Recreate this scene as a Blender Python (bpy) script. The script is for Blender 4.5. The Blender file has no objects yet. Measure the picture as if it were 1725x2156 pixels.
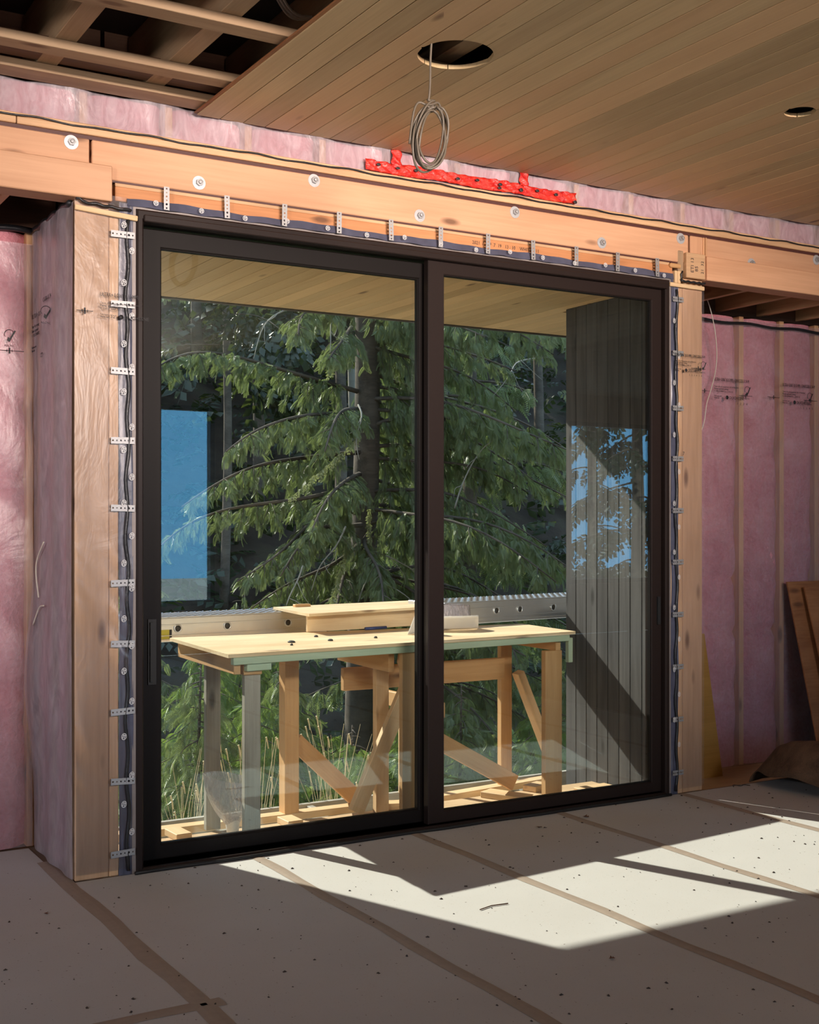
import bpy, bmesh, math, random
import numpy as np
from mathutils import Vector, Matrix, Quaternion
random.seed(7); rng = np.random.default_rng(7)
scene = bpy.context.scene; COL = scene.collection
PI = math.pi
# ------------------------------------------------------------------ camera
cam = bpy.data.cameras.new('camera'); camo = bpy.data.objects.new('camera', cam); COL.objects.link(camo)
camo.location = (0, -5.59, 1.604); camo.rotation_euler = (PI/2, 0, -math.radians(30.6876))
cam.sensor_fit = 'HORIZONTAL'; cam.sensor_width = 36; cam.lens = 36*2616/1725; cam.shift_y = 30/1725
cam.clip_start = .05; cam.clip_end = 400
scene.camera = camo
# ------------------------------------------------------------------ world, sun, lights, exposure
SUN_DIR = Vector((.38, -1, -.79)).normalized()
w = bpy.data.worlds.new('world'); scene.world = w; w.use_nodes = True
nt = w.node_tree; bg = nt.nodes['Background']
gm = nt.nodes.new('ShaderNodeTexCoord'); sx = nt.nodes.new('ShaderNodeSeparateXYZ'); rp = nt.nodes.new('ShaderNodeValToRGB')
nt.links.new(gm.outputs['Generated'], sx.inputs[0]); nt.links.new(sx.outputs[2], rp.inputs[0]); nt.links.new(rp.outputs[0], bg.inputs[0])
e = rp.color_ramp.elements; e[0].position = 0; e[0].color = (.64, .76, .90, 1); e[1].position = .7; e[1].color = (.38, .54, .80, 1)   # clear blue sky, paler at the horizon
bg.inputs[1].default_value = 2.2
sl = bpy.data.lights.new('sun', 'SUN'); slo = bpy.data.objects.new('sun', sl); COL.objects.link(slo)
sl.energy = 8.5; sl.angle = math.radians(.6); sl.color = (1, .94, .83)
slo.rotation_euler = SUN_DIR.to_track_quat('-Z', 'Y').to_euler()
def area(name, loc, target, sx, sy, power, color, spread=180):
    l = bpy.data.lights.new(name, 'AREA'); l.shape = 'RECTANGLE'; l.size = sx; l.size_y = sy; l.energy = power; l.color = color
    l.spread = math.radians(spread)
    o = bpy.data.objects.new(name, l); COL.objects.link(o); o.location = loc
    o.rotation_euler = (Vector(target)-Vector(loc)).to_track_quat('-Z', 'Y').to_euler(); return o
area('fill_light', (3.0, -8.4, 3.25), (3.4, 0, 3.30), 4.0, .35, 92, (1, .83, .74), 48)  # unseen fill lamp added behind the camera to brighten the upper front wall
area('fill_light_left', (-3.0, -5.0, 2.7), (1.7, .3, 2.3), .8, .5, 20, (1, .86, .80), 60)  # second added fill, out of view, brightens the left return wall
scene.view_settings.view_transform = 'Standard'; scene.view_settings.look = 'None'
scene.view_settings.gamma = 1; scene.view_settings.use_curve_mapping = False
scene.view_settings.exposure = 0.0
scene.cycles.use_denoising = True
scene.cycles.max_bounces = 10; scene.cycles.transparent_max_bounces = 24; scene.cycles.diffuse_bounces = 5
scene.cycles.caustics_reflective = False; scene.cycles.caustics_refractive = False; scene.cycles.sample_clamp_indirect = 6

# ------------------------------------------------------------------ materials
class NT:
    def __init__(s, name):
        s.m = bpy.data.materials.new(name); s.m.use_nodes = True; s.t = s.m.node_tree; s.t.nodes.clear()
        s.out = s.n('OutputMaterial')
    def n(s, typ, **kw):
        nd = s.t.nodes.new('ShaderNode'+typ)
        for k, v in kw.items():
            if k[0] == '_': nd.inputs[k[1:].replace('_', ' ')].default_value = v
            else: setattr(nd, k, v)
        return nd
    def l(s, a, b): s.t.links.new(a, b)
    def math(s, op, a, b=0., c=None, clamp=False):
        nd = s.n('Math', operation=op); nd.use_clamp = clamp
        for i, x in enumerate((a, b) if c is None else (a, b, c)):
            if hasattr(x, 'links'): s.l(x, nd.inputs[i])
            else: nd.inputs[i].default_value = x
        return nd.outputs[0]
    def ramp(s, fac, stops):
        r = s.n('ValToRGB'); e = r.color_ramp.elements
        while len(e) < len(stops): e.new(.5)
        for k, (p, c) in enumerate(stops):
            e[k].position = p; e[k].color = (*c, 1) if len(c) == 3 else c
        s.l(fac, r.inputs[0]); return r.outputs[0]
    def mix(s, fac, a, b, mode='MIX'):
        nd = s.n('Mix', data_type='RGBA', blend_type=mode)
        for i, x in ((0, fac), (6, a), (7, b)):
            if hasattr(x, 'links'): s.l(x, nd.inputs[i])
            else: nd.inputs[i].default_value = x if i == 0 else (*x, 1)
        return nd.outputs[2]
    def coords(s, rand=True):
        tc = s.n('TexCoord')
        if not rand: return tc.outputs['Object']
        oi = s.n('ObjectInfo'); m = s.n('VectorMath', operation='MULTIPLY_ADD')
        cb = s.n('CombineXYZ')
        for i in range(3): s.l(oi.outputs['Random'], cb.inputs[i])
        s.l(cb.outputs[0], m.inputs[0]); m.inputs[1].default_value = (37.3, 23.1, 51.7); s.l(tc.outputs['Object'], m.inputs[2])
        s.rand = oi.outputs['Random']
        return m.outputs[0]
    def map(s, vec, sc):
        m = s.n('Mapping'); m.inputs['Scale'].default_value = sc; s.l(vec, m.inputs[0]); return m.outputs[0]
    def noise(s, vec, scale, detail=4, rough=.55, dist=0):
        nd = s.n('TexNoise', _Scale=scale, _Detail=detail, _Roughness=rough, _Distortion=dist); s.l(vec, nd.inputs['Vector']); return nd.outputs['Fac']
    def bsdf(s, color, rough=.6, metal=0., bump=None, bstr=.3, bdist=.01, spec=.5):
        p = s.n('BsdfPrincipled', _Roughness=rough, _Metallic=metal); p.inputs['Specular IOR Level'].default_value = spec
        if hasattr(color, 'links'): s.l(color, p.inputs['Base Color'])
        else: p.inputs['Base Color'].default_value = (*color, 1)
        if bump is not None:
            b = s.n('Bump', _Strength=bstr, _Distance=bdist); s.l(bump, b.inputs['Height']); s.l(b.outputs[0], p.inputs['Normal'])
        return p
    def done(s, sh):
        s.l(sh if hasattr(sh, 'links') else sh.outputs[0], s.out.inputs[0]); return s.m

def wood(name, light, dark, knots=.5, var=.25, red=None, along=1.3, across=16, rough=.6, knotc=(.12, .05, .025)):
    t = NT(name); c = t.coords()
    big = t.noise(t.map(c, (along, across*.45, across*.45)), 1, 3, .5, .6)
    fine = t.noise(t.map(c, (along*2.5, across*6, across*6)), 1, 4, .6)
    f = t.math('ADD', t.math('MULTIPLY', big, .65), t.math('MULTIPLY', fine, .35))
    col = t.ramp(f, [(.32, dark), (.62, light)])
    if red:
        col = t.mix(t.math('MULTIPLY', t.math('GREATER_THAN', t.rand, .6), .55), col, red)
    v = t.math('MULTIPLY_ADD', t.rand, var, 1-var*.55)
    vm = t.n('VectorMath', operation='SCALE'); t.l(col, vm.inputs[0]); t.l(v, vm.inputs['Scale'])
    col = vm.outputs[0]
    if knots > 0:
        vo = t.n('TexVoronoi', _Scale=1.0); t.l(t.map(c, (3.0, 9, 9)), vo.inputs['Vector'])
        sep = t.n('SeparateColor'); t.l(vo.outputs['Color'], sep.inputs[0])
        sel = t.math('LESS_THAN', sep.outputs[0], knots)
        k = t.math('MULTIPLY', sel, t.math('SUBTRACT', 1, t.math('MULTIPLY', t.math('SUBTRACT', vo.outputs['Distance'], .10), 8, clamp=True)))
        k = t.math('MULTIPLY', k, .8, clamp=True)
        col = t.mix(k, col, knotc)
    return t.done(t.bsdf(col, rough, 0, fine, .12, .004, .35))
M = {}
M['lumber'] = wood('lumber', (.72, .42, .22), (.50, .26, .125), .5, .22)
M['beam'] = wood('beam_lumber', (.70, .40, .235), (0.54, .285, .155), .5, .18, along=.8, across=10)
M['lintel'] = wood('lintel_wood', (.66, .30, .13), (.46, .19, .075), .15, .15)
M['plate'] = wood('pale_plate', (.72, .46, .26), (.5, .3, .16), .2, .2)
M['postply'] = wood('post_plywood', (.66, .42, .25), (.44, .26, .14), .7, .2, along=1.0, across=7)
M['cedar'] = wood('cedar_boards', (.66, .50, .275), (.50, .36, .19), .10, .42, red=(.52, .325, .175), along=.8, across=14, rough=.5)
M['soffit_lit'] = wood('porch_cedar_lit', (.84, .585, .315), (.68, .44, .22), .10, .36, red=(.70, .46, .24), along=.8, across=14, rough=.5)  # the ceiling cedar made lighter, bounce light under the porch put into its colour
M['pine'] = wood('pale_pine', (.80, .58, .34), (.62, .40, .20), .4, .2)  # pale pine tone for battens, shims, braces and offcuts
M['orange'] = wood('orange_fir', (.70, .43, .205), (.54, .30, .125), .3, .2)
M['green'] = wood('green_stained_lumber', (.56, .66, .48), (.42, .54, .38), .3, .12)
M['grey'] = wood('weathered_lumber', (.48, .45, .38), (.27, .24, .19), .4, .2, knotc=(.06, .05, .04))
M['ply'] = wood('bench_plywood', (.84, .66, .42), (.62, .43, .24), .35, .1, along=1.6, across=9)
M['redply'] = wood('fir_plywood', (.44, .20, .085), (.26, .10, .04), .3, .2, along=2, across=14)
M['honey'] = wood('honey_board', (.46, .25, .06), (.36, .19, .04), 0, .1)
M['clad'] = wood('charred_cladding', (.105, .100, .096), (.045, .041, .040), .25, .35, along=1.2, across=30, rough=.75, knotc=(.02, .018, .016))
M['joist'] = wood('joist_lumber', (.40, .275, .165), (.28, .175, .10), .4, .2)
M['darkwood'] = wood('dark_boards', (.16, .08, .05), (.08, .04, .025), .1, .2)
M['deckwood'] = wood('deck_plywood', (.72, .52, .31), (.52, .34, .19), .3, .2, along=2, across=12)
def plain(name, col, rough=.6, metal=0., nscale=30, var=.15, bstr=.1, spec=.5):
    t = NT(name); c = t.coords(False); n = t.noise(c, nscale, 4)
    cc = t.mix(n, tuple(x*(1-var) for x in col), tuple(min(1, x*(1+var)) for x in col))
    return t.done(t.bsdf(cc, rough, metal, n, bstr, .004, spec))
M['bronze'] = plain('bronze_frame', (.022, .0145, .0125), .40, .0, 60, .1, .03, .15)
M['bronze2'] = plain('bronze_sash', (.011, .0088, .008), .44, .0, 60, .1, .03, .12)
M['blackgap'] = plain('black_gasket', (.008, .008, .008), .6)
M['galv'] = plain('galvanised_steel', (.40, .40, .40), .5, .6, 40, .12)
M['zinc'] = plain('zinc_bolt', (.80, .82, .84), .3, .55, 40, .08)
M['flange'] = plain('grey_flange', (.27, .235, .22), .5, .2, 30, .12)
M['membrane'] = plain('red_membrane', (.085, .028, .022), .5)
M['sealant'] = plain('black_sealant', (.018, .018, .02), .35, 0, 40, .3, .6)
M['bluetape'] = plain('blue_tape', (.085, .090, .135), .32, 0, 14, .4, .5)
M['white'] = plain('white_print', (.64, .64, .64), .5)
M['ink'] = plain('black_ink', (.02, .018, .02), .6)
M['alu'] = plain('aluminium', (.80, .80, .80), .32, .8, 25, .06)
M['alutread'] = plain('aluminium_tread', (.85, .86, .88), .28, .85, 25, .06)
M['rubber'] = plain('dark_plug', (.05, .048, .045), .6)
M['yellow'] = plain('yellow_sticker', (.62, .52, .06), .5)
M['paper'] = plain('white_sheet', (.86, .86, .86), .5, 0, 8, .05, .2)
M['bluepen'] = plain('blue_plastic', (.05, .08, .24), .35)
M['cable'] = plain('grey_cable', (.14, .115, .085), .45)
M['wire'] = plain('pale_wire', (.74, .68, .58), .5)
M['dark'] = plain('dark_cavity', (.03, .018, .013), .9)
M['roof'] = plain('roof_deck', (.05, .035, .028), .9)
M['seam'] = plain('brown_tape', (.36, .285, .225), .6, 0, 25, .14)
M['mat'] = wood('brown_fibre', (.155, .088, .05), (.055, .03, .018), 0, .1, along=3, across=22, rough=.95)
M['bark'] = wood('bark', (.155, .125, .095), (.045, .036, .028), 0, .2, along=1.2, across=8, rough=.95)
M['twig'] = plain('bare_twig', (.32, .29, .23), .8)
M['stalk'] = plain('dry_grass', (.62, .52, .32), .8)
M['leafdry'] = plain('dry_leaf', (.12, .05, .025), .7)
M['chip'] = plain('debris', (.07, .05, .04), .9)
M['cupgreen'] = plain('green_print', (.05, .30, .14), .5)
M['plaster'] = plain('grey_drywall', (.24, .17, .125), .9, 0, 3, .1)
M['lampwhite'] = plain('white_conduit', (.7, .7, .68), .4)

t = NT('floor_paper'); c = t.coords(False)
sp = t.noise(c, 55, 2, .5); sp2 = t.noise(c, 190, 2, .5); bg_ = t.noise(c, 1.6, 4)
col = t.mix(bg_, (.52, .50, .47), (.61, .60, .58))
col = t.mix(t.math('MULTIPLY', t.math('GREATER_THAN', sp2, .70), .55), col, (.34, .28, .22))
col = t.mix(t.math('MULTIPLY', t.math('GREATER_THAN', sp, .735), .8), col, (.17, .13, .10))
M['floor'] = t.done(t.bsdf(col, .75, 0, t.noise(c, 9, 4), .12, .01, .25))

t = NT('pink_insulation'); c = t.coords()
n1 = t.noise(t.map(c, (1, 1, 1.6)), 3.2, 5, .6); n2 = t.noise(c, 45, 4)
col = t.ramp(n1, [(.30, (.53, .165, .205)), (.55, (.66, .27, .31)), (.75, (.72, .40, .43))])
col = t.mix(.25, col, t.ramp(n2, [(.3, (.45, .13, .17)), (.7, (.75, .42, .46))]))
M['batt'] = t.done(t.bsdf(col, .9, 0, t.math('ADD', t.math('MULTIPLY', n1, 3), n2), .5, .03, .1))

def film(name, milky, tint, bstr=.5, scale=5):
    t = NT(name); c = t.coords(); n = t.noise(t.map(c, (1, 1, .55)), scale, 5, .6, 1.2)
    n2 = t.noise(t.map(c, (1, 1, .35)), scale*3.2, 3, .6, 2)
    b = t.n('Bump', _Strength=bstr, _Distance=.05); t.l(t.math('ADD', n, t.math('MULTIPLY', n2, .3)), b.inputs['Height'])
    tr = t.n('BsdfTransparent'); tr.inputs[0].default_value = (*tint, 1)
    df = t.n('BsdfDiffuse'); df.inputs[0].default_value = (.80, .70, .76, 1); t.l(b.outputs[0], df.inputs['Normal'])
    gl = t.n('BsdfGlossy', _Roughness=.30); t.l(b.outputs[0], gl.inputs['Normal'])
    fr = t.n('Fresnel', _IOR=1.5); t.l(b.outputs[0], fr.inputs['Normal'])
    m1 = t.n('MixShader'); t.l(t.math('MULTIPLY', t.ramp(n2, [(.35, (.7, .7, .7)), (.75, (1.35, 1.35, 1.35))]), milky), m1.inputs[0]); t.l(tr.outputs[0], m1.inputs[1]); t.l(df.outputs[0], m1.inputs[2])
    m2 = t.n('MixShader'); t.l(t.math('MULTIPLY', fr.outputs[0], .9), m2.inputs[0]); t.l(m1.outputs[0], m2.inputs[1]); t.l(gl.outputs[0], m2.inputs[2])
    return t.done(m2)
M['film'] = film('vapour_film', .17, (.97, .95, .97), .16, 3)
M['film3'] = film('milky_film', .40, (.97, .95, .97), .2, 4)
M['film2'] = film('clear_film', .05, (.97, .96, .96), .13, 4)
M['bag'] = film('clear_bag', .45, (.9, .9, .88), .6, 12)

t = NT('glass')
tr = t.n('BsdfTransparent'); tr.inputs[0].default_value = (.93, .955, .94, 1)
gl = t.n('BsdfGlossy', _Roughness=0.0); gl.inputs[0].default_value = (.74, .93, 1, 1); ge = t.n('NewGeometry'); dt = t.n('VectorMath', operation='DOT_PRODUCT'); mx = t.n('MixShader')
t.l(ge.outputs['Normal'], dt.inputs[0]); t.l(ge.outputs['Incoming'], dt.inputs[1])
sch = t.math('MULTIPLY_ADD', t.math('POWER', t.math('SUBTRACT', 1, t.math('ABSOLUTE', dt.outputs['Value']), clamp=True), 5), .93, .07)
t.l(sch, mx.inputs[0]); t.l(tr.outputs[0], mx.inputs[1]); t.l(gl.outputs[0], mx.inputs[2]); M['glass'] = t.done(mx)

t = NT('red_tape'); c = t.coords(); n = t.noise(t.map(c, (2.5, 1, 5)), 6, 5, .6, 1.5)
vo = t.n('TexVoronoi', _Scale=1.); t.l(t.map(c, (5.2, 0, 2)), vo.inputs['Vector'])
col = t.ramp(n, [(.35, (.52, .012, .012)), (.6, (.78, .05, .03)), (.75, (.85, .22, .14))])
M['redtape'] = t.done(t.bsdf(col, .22, 0, n, .6, .02, .6))

t = NT('painted_haze'); c = t.coords(False); M['haze'] = t.done(t.bsdf(t.mix(t.noise(c, .04, 5), (.15, .42, .68), (.20, .50, .76)), 1, 0, spec=0))  # blue haze put into the base colour of the reflection backdrop
def leafmat(name, a, b, trans=.35):
    t = NT(name); c = t.coords(False); n = t.noise(c, 3.5, 3); n2 = t.noise(c, 26, 2)
    col = t.mix(t.math('MULTIPLY_ADD', n2, .6, t.math('MULTIPLY', n, .5), clamp=True), a, b)
    p = t.bsdf(col, .34, 0, None, spec=.6); tl = t.n('BsdfTranslucent')
    t.l(t.mix(.5, col, (.22, .30, .05)), tl.inputs[0]); mx = t.n('MixShader'); mx.inputs[0].default_value = trans
    t.l(p.outputs[0], mx.inputs[1]); t.l(tl.outputs[0], mx.inputs[2]); return t.done(mx)
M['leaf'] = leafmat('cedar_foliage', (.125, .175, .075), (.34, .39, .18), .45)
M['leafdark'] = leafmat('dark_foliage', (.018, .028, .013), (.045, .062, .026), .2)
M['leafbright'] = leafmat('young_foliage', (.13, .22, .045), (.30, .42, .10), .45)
M['lichen'] = leafmat('lichen', (.25, .27, .12), (.42, .42, .22))
t = NT('forest_floor'); c = t.coords(False); n = t.noise(c, 1.2, 6, .65)
sep = t.n('SeparateXYZ'); t.l(c, sep.inputs[0]); bounce_mask = t.math('LESS_THAN', t.math('MULTIPLY_ADD', n, 1.6, sep.outputs[1]), 5.4)   # pale ground strip, out of view, added to bounce sun onto the porch ceiling
bounce_col = t.mix(t.noise(c, 40, 3), (.46, .42, .35), (.62, .57, .49))
M['ground'] = t.done(t.bsdf(t.mix(bounce_mask, t.ramp(n, [(.35, (.030, .021, .014)), (.55, (.055, .040, .025)), (.75, (.06, .06, .028))]), bounce_col), .95, 0, n, .6, .1))

# ------------------------------------------------------------------ geometry helpers
WM = {}
def reg(o, parent=None, mat4=None):
    COL.objects.link(o); mw = mat4 or Matrix()
    o.matrix_basis = mw
    if parent is not None:
        o.parent = parent; o.matrix_parent_inverse = WM[parent.name].inverted()
    WM[o.name] = mw; return o
def tag(o, label=None, cat=None, group=None, kind=None):
    if label: o['label'] = label
    if cat: o['category'] = cat
    if group: o['group'] = group
    if kind: o['kind'] = kind
    return o
def empty(name, loc=(0, 0, 0), **kw):
    o = bpy.data.objects.new(name, None); o.empty_display_size = .1
    reg(o, None, Matrix.Translation(loc)); return tag(o, **kw)
def mesh(name, V, F, m, smooth=False):
    me = bpy.data.meshes.new(name); me.from_pydata([tuple(v) for v in V], [], F); me.materials.append(M[m] if isinstance(m, str) else m)
    if smooth:
        for p in me.polygons: p.use_smooth = True
    return me
def add(name, me, parent=None, mat4=None, **kw):
    return tag(reg(bpy.data.objects.new(name, me), parent, mat4), **kw)
def cboxdata(sx, sy, sz, c):
    hx, hy, hz = sx/2, sy/2, sz/2; c = min(c, hx*.45, hy*.45, hz*.45); bm = bmesh.new()
    bmesh.ops.create_cube(bm, size=1, matrix=Matrix.Diagonal((sx, sy, sz, 1)))
    if c > 0: bmesh.ops.bevel(bm, geom=bm.edges[:], offset=c, segments=1, affect='EDGES')
    return bm
_bc = {}
def boxmesh(name, sx, sy, sz, m, c=.003):
    k = (name, round(sx, 4), round(sy, 4), round(sz, 4), m, c)
    if k not in _bc:
        bm = cboxdata(sx, sy, sz, c); me = bpy.data.meshes.new(name); bm.to_mesh(me); bm.free(); me.materials.append(M[m]); _bc[k] = me
    return _bc[k]
RY = Matrix.Rotation(-PI/2, 4, 'Y'); RZ = Matrix.Rotation(PI/2, 4, 'Z')
def box(name, x0, x1, y0, y1, z0, z1, m, parent=None, c=.003, **kw):
    """a timber: grain along its longest side (local X)"""
    d = (x1-x0, y1-y0, z1-z0); ctr = Matrix.Translation(((x0+x1)/2, (y0+y1)/2, (z0+z1)/2))
    a = max(range(3), key=lambda i: d[i])
    if a == 0: me, r = boxmesh(name, d[0], d[1], d[2], m, c), Matrix()
    elif a == 1: me, r = boxmesh(name, d[1], d[0], d[2], m, c), RZ
    else: me, r = boxmesh(name, d[2], d[1], d[0], m, c), RY
    return add(name, me, parent, ctr @ r, **kw)
def strut(name, p0, p1, wd, ht, m, parent=None, up=(0, 0, 1), c=.003, **kw):
    p0, p1 = Vector(p0), Vector(p1); x = (p1-p0).normalized(); y = Vector(up).cross(x).normalized(); z = x.cross(y)
    R = Matrix((x, y, z)).transposed().to_4x4()
    return add(name, boxmesh(name, (p1-p0).length, wd, ht, m, c), parent, Matrix.Translation((p0+p1)/2) @ R, **kw)
def tubedata(pts, r, n=8, taper=None):
    P = [Vector(p) for p in pts]; V = []; F = []; up = Vector((.3, .2, .93))
    for i, p in enumerate(P):
        d = (P[min(i+1, len(P)-1)]-P[max(i-1, 0)]).normalized(); a = d.cross(up)
        a = (a if a.length > 1e-4 else d.cross(Vector((1, 0, 0)))).normalized(); b = d.cross(a)
        rr = r if taper is None else r*(1-taper*i/(len(P)-1))
        V += [p+rr*(math.cos(2*PI*k/n)*a+math.sin(2*PI*k/n)*b) for k in range(n)]
    for i in range(len(P)-1):
        F += [(i*n+k, i*n+(k+1) % n, (i+1)*n+(k+1) % n, (i+1)*n+k) for k in range(n)]
    F += [tuple(range(n))[::-1], tuple(range((len(P)-1)*n, len(P)*n))]
    return V, F
def tube(name, pts, r, m, parent=None, n=8, taper=None, **kw):
    V, F = tubedata(pts, r, n, taper); return add(name, mesh(name, V, F, m, True), parent, **kw)
def spline(P, k=8):
    P = [Vector(p) for p in P]; P = [2*P[0]-P[1]]+P+[2*P[-1]-P[-2]]; out = []
    for i in range(1, len(P)-2):
        for j in range(k):
            t = j/k; a, b, c, d = P[i-1:i+3]
            out.append(.5*((2*b)+(c-a)*t+(2*a-5*b+4*c-d)*t*t+(3*b-a-3*c+d)*t**3))
    return out+[P[-2]]
def lathe(name, prof, n, m, hexfrom=None, smooth=True):
    V, F = [], []
    for j, (r, z) in enumerate(prof):
        for k in range(n):
            a = 2*PI*k/n; rr = r
            if hexfrom is not None and hexfrom[0] <= j <= hexfrom[1]: rr = r*math.cos(PI/6)/math.cos((a % (PI/3))-PI/6)
            V.append((rr*math.cos(a), rr*math.sin(a), z))
    for j in range(len(prof)-1): F += [(j*n+k, j*n+(k+1) % n, (j+1)*n+(k+1) % n, (j+1)*n+k) for k in range(n)]
    F += [tuple(range(n))[::-1], tuple(range((len(prof)-1)*n, len(prof)*n))]
    return mesh(name, V, F, m, smooth)
def grid(name, fn, nu, nv, m, parent=None, thick=0., smooth=True, **kw):
    V = [fn(i/nu, j/nv) for j in range(nv+1) for i in range(nu+1)]
    F = [(j*(nu+1)+i, j*(nu+1)+i+1, (j+1)*(nu+1)+i+1, (j+1)*(nu+1)+i) for j in range(nv) for i in range(nu)]
    o = add(name, mesh(name, V, F, m, smooth), parent, **kw)
    if thick: md = o.modifiers.new('thickness', 'SOLIDIFY'); md.thickness = thick; md.offset = 0
    return o
FACE_IN = Matrix.Rotation(PI/2, 4, 'X')       # local z -> -Y (towards the room)
def text(name, body, size, loc, parent=None, rot=None, m='ink', sx=1., **kw):
    cu = bpy.data.curves.new(name, 'FONT'); cu.body = body; cu.size = size; cu.extrude = .0004; cu.space_character = 1.02
    cu.materials.append(M[m]); cu.resolution_u = 2
    return add(name, cu, parent, Matrix.Translation(loc) @ (rot or FACE_IN) @ Matrix.Diagonal((sx, 1, 1, 1)), **kw)
def multi(name, boxes, m, parent=None, **kw):
    """one part made of several touching bars"""
    V, F = [], []
    for (x0, x1, y0, y1, z0, z1) in boxes:
        b = len(V); V += [(x, y, z) for x in (x0, x1) for y in (y0, y1) for z in (z0, z1)]
        F += [tuple(b+i for i in q) for q in ((0, 1, 3, 2), (4, 6, 7, 5), (0, 4, 5, 1), (2, 3, 7, 6), (0, 2, 6, 4), (1, 5, 7, 3))]
    return add(name, mesh(name, V, F, m), parent, **kw)
def frame_mesh(name, X0, X1, Z0, Z1, x0, x1, z0, z1, y0, y1, m, parent=None, bev=.006, **kw):
    """a rectangular ring with mitred corners and an eased front edge"""
    V, F = [], []
    for (a, b, c_, d, y) in ((X0, X1, Z0, Z1, y1), (X0, X1, Z0, Z1, y0+bev), (X0+bev, X1-bev, Z0+bev, Z1-bev, y0),
                             (x0-bev, x1+bev, z0-bev, z1+bev, y0), (x0, x1, z0, z1, y0+bev), (x0, x1, z0, z1, y1)):
        V += [(a, y, c_), (b, y, c_), (b, y, d), (a, y, d)]
    for r in range(6):
        s = (r+1) % 6; F += [(r*4+k, r*4+(k+1) % 4, s*4+(k+1) % 4, s*4+k) for k in range(4)]
    return add(name, mesh(name, V, F, m), parent, **kw)

# ================================================================== STRUCTURE
# ---- floor: paper sheets, brown tape over the seams
floor = box('floor', -4, 14, -9, .02, -.10, -.006, 'plaster', None, 0, label='grey floor of protective paper sheets with brown taped seams', kind='structure')
box('subfloor', -4, 1.62, .02, .75, -.10, -.007, 'plaster', floor, 0)
seamx = [-2.1, -1.2, -.3, .61, 1.53, 2.435, 3.335, 4.27, 5.2, 6.1, 7.0]
for i in range(len(seamx)-1):
    x0, x1 = seamx[i], seamx[i+1]
    y1 = .70 if x1 < 1.6 else -.012
    if i == 3:        # a cross joint shows at the lower left
        cut = -1.66
        box('paper_sheet', x0+.004, x1-.004, -8.9, cut-.004, -.006, 0, 'floor', floor, .001)
        box('paper_sheet', x0+.004, x1-.004, cut+.004, y1, -.006, .0004, 'floor', floor, .001)
    else: box('paper_sheet', x0+.004, x1-.004, -8.9, y1, -.006, 0, 'floor', floor, .001)
def seam(p, q, wd):
    p, q = Vector(p), Vector(q); d = (q-p).normalized(); nrm = Vector((-d.y, d.x, 0)); L = (q-p).length; n = max(3, int(L/.25))
    V, F = [], []
    for i in range(n+1):
        c = p.lerp(q, i/n)+nrm*.006*math.sin(i*1.7+p.x*5)
        a = wd/2*(1+.08*math.sin(i*2.3+p.y)); V += [c-nrm*a+Vector((0, 0, .0012)), c+nrm*a+Vector((0, 0, .0012)), c-nrm*a*.3+Vector((0, 0, .003)), c+nrm*a*.3+Vector((0, 0, .003))]
    for i in range(n): b = i*4; F += [(b, b+4, b+6, b+2), (b+2, b+6, b+7, b+3), (b+3, b+7, b+5, b+1)]
    return add('seam_tape', mesh('seam_tape', V, F, 'seam'), floor)
seam((1.525, .40, 0), (1.535, -8.8, 0), .075)
for x in seamx[:4]+seamx[8:]: seam((x, .6 if x < 1.5 else -.02, 0), (x, -8.8, 0), .06)
for x in seamx[5:8]: seam((x, -.02, 0), (x+.01, -8.8, 0), .058)
seam((.56, -1.665, 0), (1.6, -1.66, 0), .07)

# ---- ceiling: cedar boards under joists
ceil = box('ceiling', -4.2, 14.2, -9.2, .2, 3.92, 3.98, 'roof', None, 0, label='half finished ceiling of narrow cedar boards below open joists', kind='structure')
BW = .1178
def board_hole(name, x0, x1, y0, y1, z0, z1, holes, m, parent):
    """a board with the parts of round openings cut out of it"""
    n = 12; V, F = [], []; xs = [x0+(x1-x0)*i/n for i in range(n+1)]
    hs = [h for h in holes if h[0]-h[2] < x1 and h[0]+h[2] > x0]
    if not hs: return None
    cx, cy, r = hs[0]
    for x in xs:
        dd = math.sqrt(max(0, r*r-(x-cx)**2)) if abs(x-cx) < r else 0
        V += [(x, y, z) for y in (y0, cy-dd, cy+dd, y1) for z in (z0, z1)]
    for i in range(n):
        a, b = i*8, (i+1)*8
        for k in (0, 4):
            F += [(a+k, b+k, b+k+2, a+k+2), (a+k+1, a+k+3, b+k+3, b+k+1)]
        for k, rev in ((0, 0), (2, 1), (4, 0), (6, 1)):
            q = (a+k, a+k+1, b+k+1, b+k); F.append(q[::-1] if rev else q)
    for e in (0, n*8):
        F += [(e, e+1, e+3, e+2), (e+4, e+5, e+7, e+6)]
    me = mesh(name, [(v[1]-cy, -(v[0]-cx), v[2]) for v in V], F, m)
    return add(name, me, parent, Matrix.Translation((cx, cy, 0)) @ RZ)
holes = [(2.791, -1.26, .158), (4.571, -1.495, .072)]
k = 0; x = 2.141
while x < 8.4:
    g = .0022; z0, z1 = 3.556, 3.574
    if board_hole('ceiling_board', x+g, x+BW-g, -8.9, -.004, z0, z1, holes, 'cedar', ceil) is None:
        box('ceiling_board', x+g, x+BW-g, -8.9, -.004, z0, z1, 'cedar', ceil, .0016)
    x += BW; k += 1
box('board_backing', 2.16, 2.55, -8.9, -.01, 3.5745, 3.578, 'darkwood', ceil, 0)
box('board_backing', 4.7, 8.4, -8.9, -.01, 3.5745, 3.578, 'darkwood', ceil, 0)
box('board_backing', 3.0, 4.45, -8.9, -.01, 3.5745, 3.578, 'darkwood', ceil, 0)
box('ceiling_panel', 8.42, 14, -8.9, -.004, 3.556, 3.574, 'joist', ceil, 0)
box('tongue_edge', 2.128, 2.1425, -8.9, -.004, 3.561, 3.569, 'redply', ceil, 0)
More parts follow.
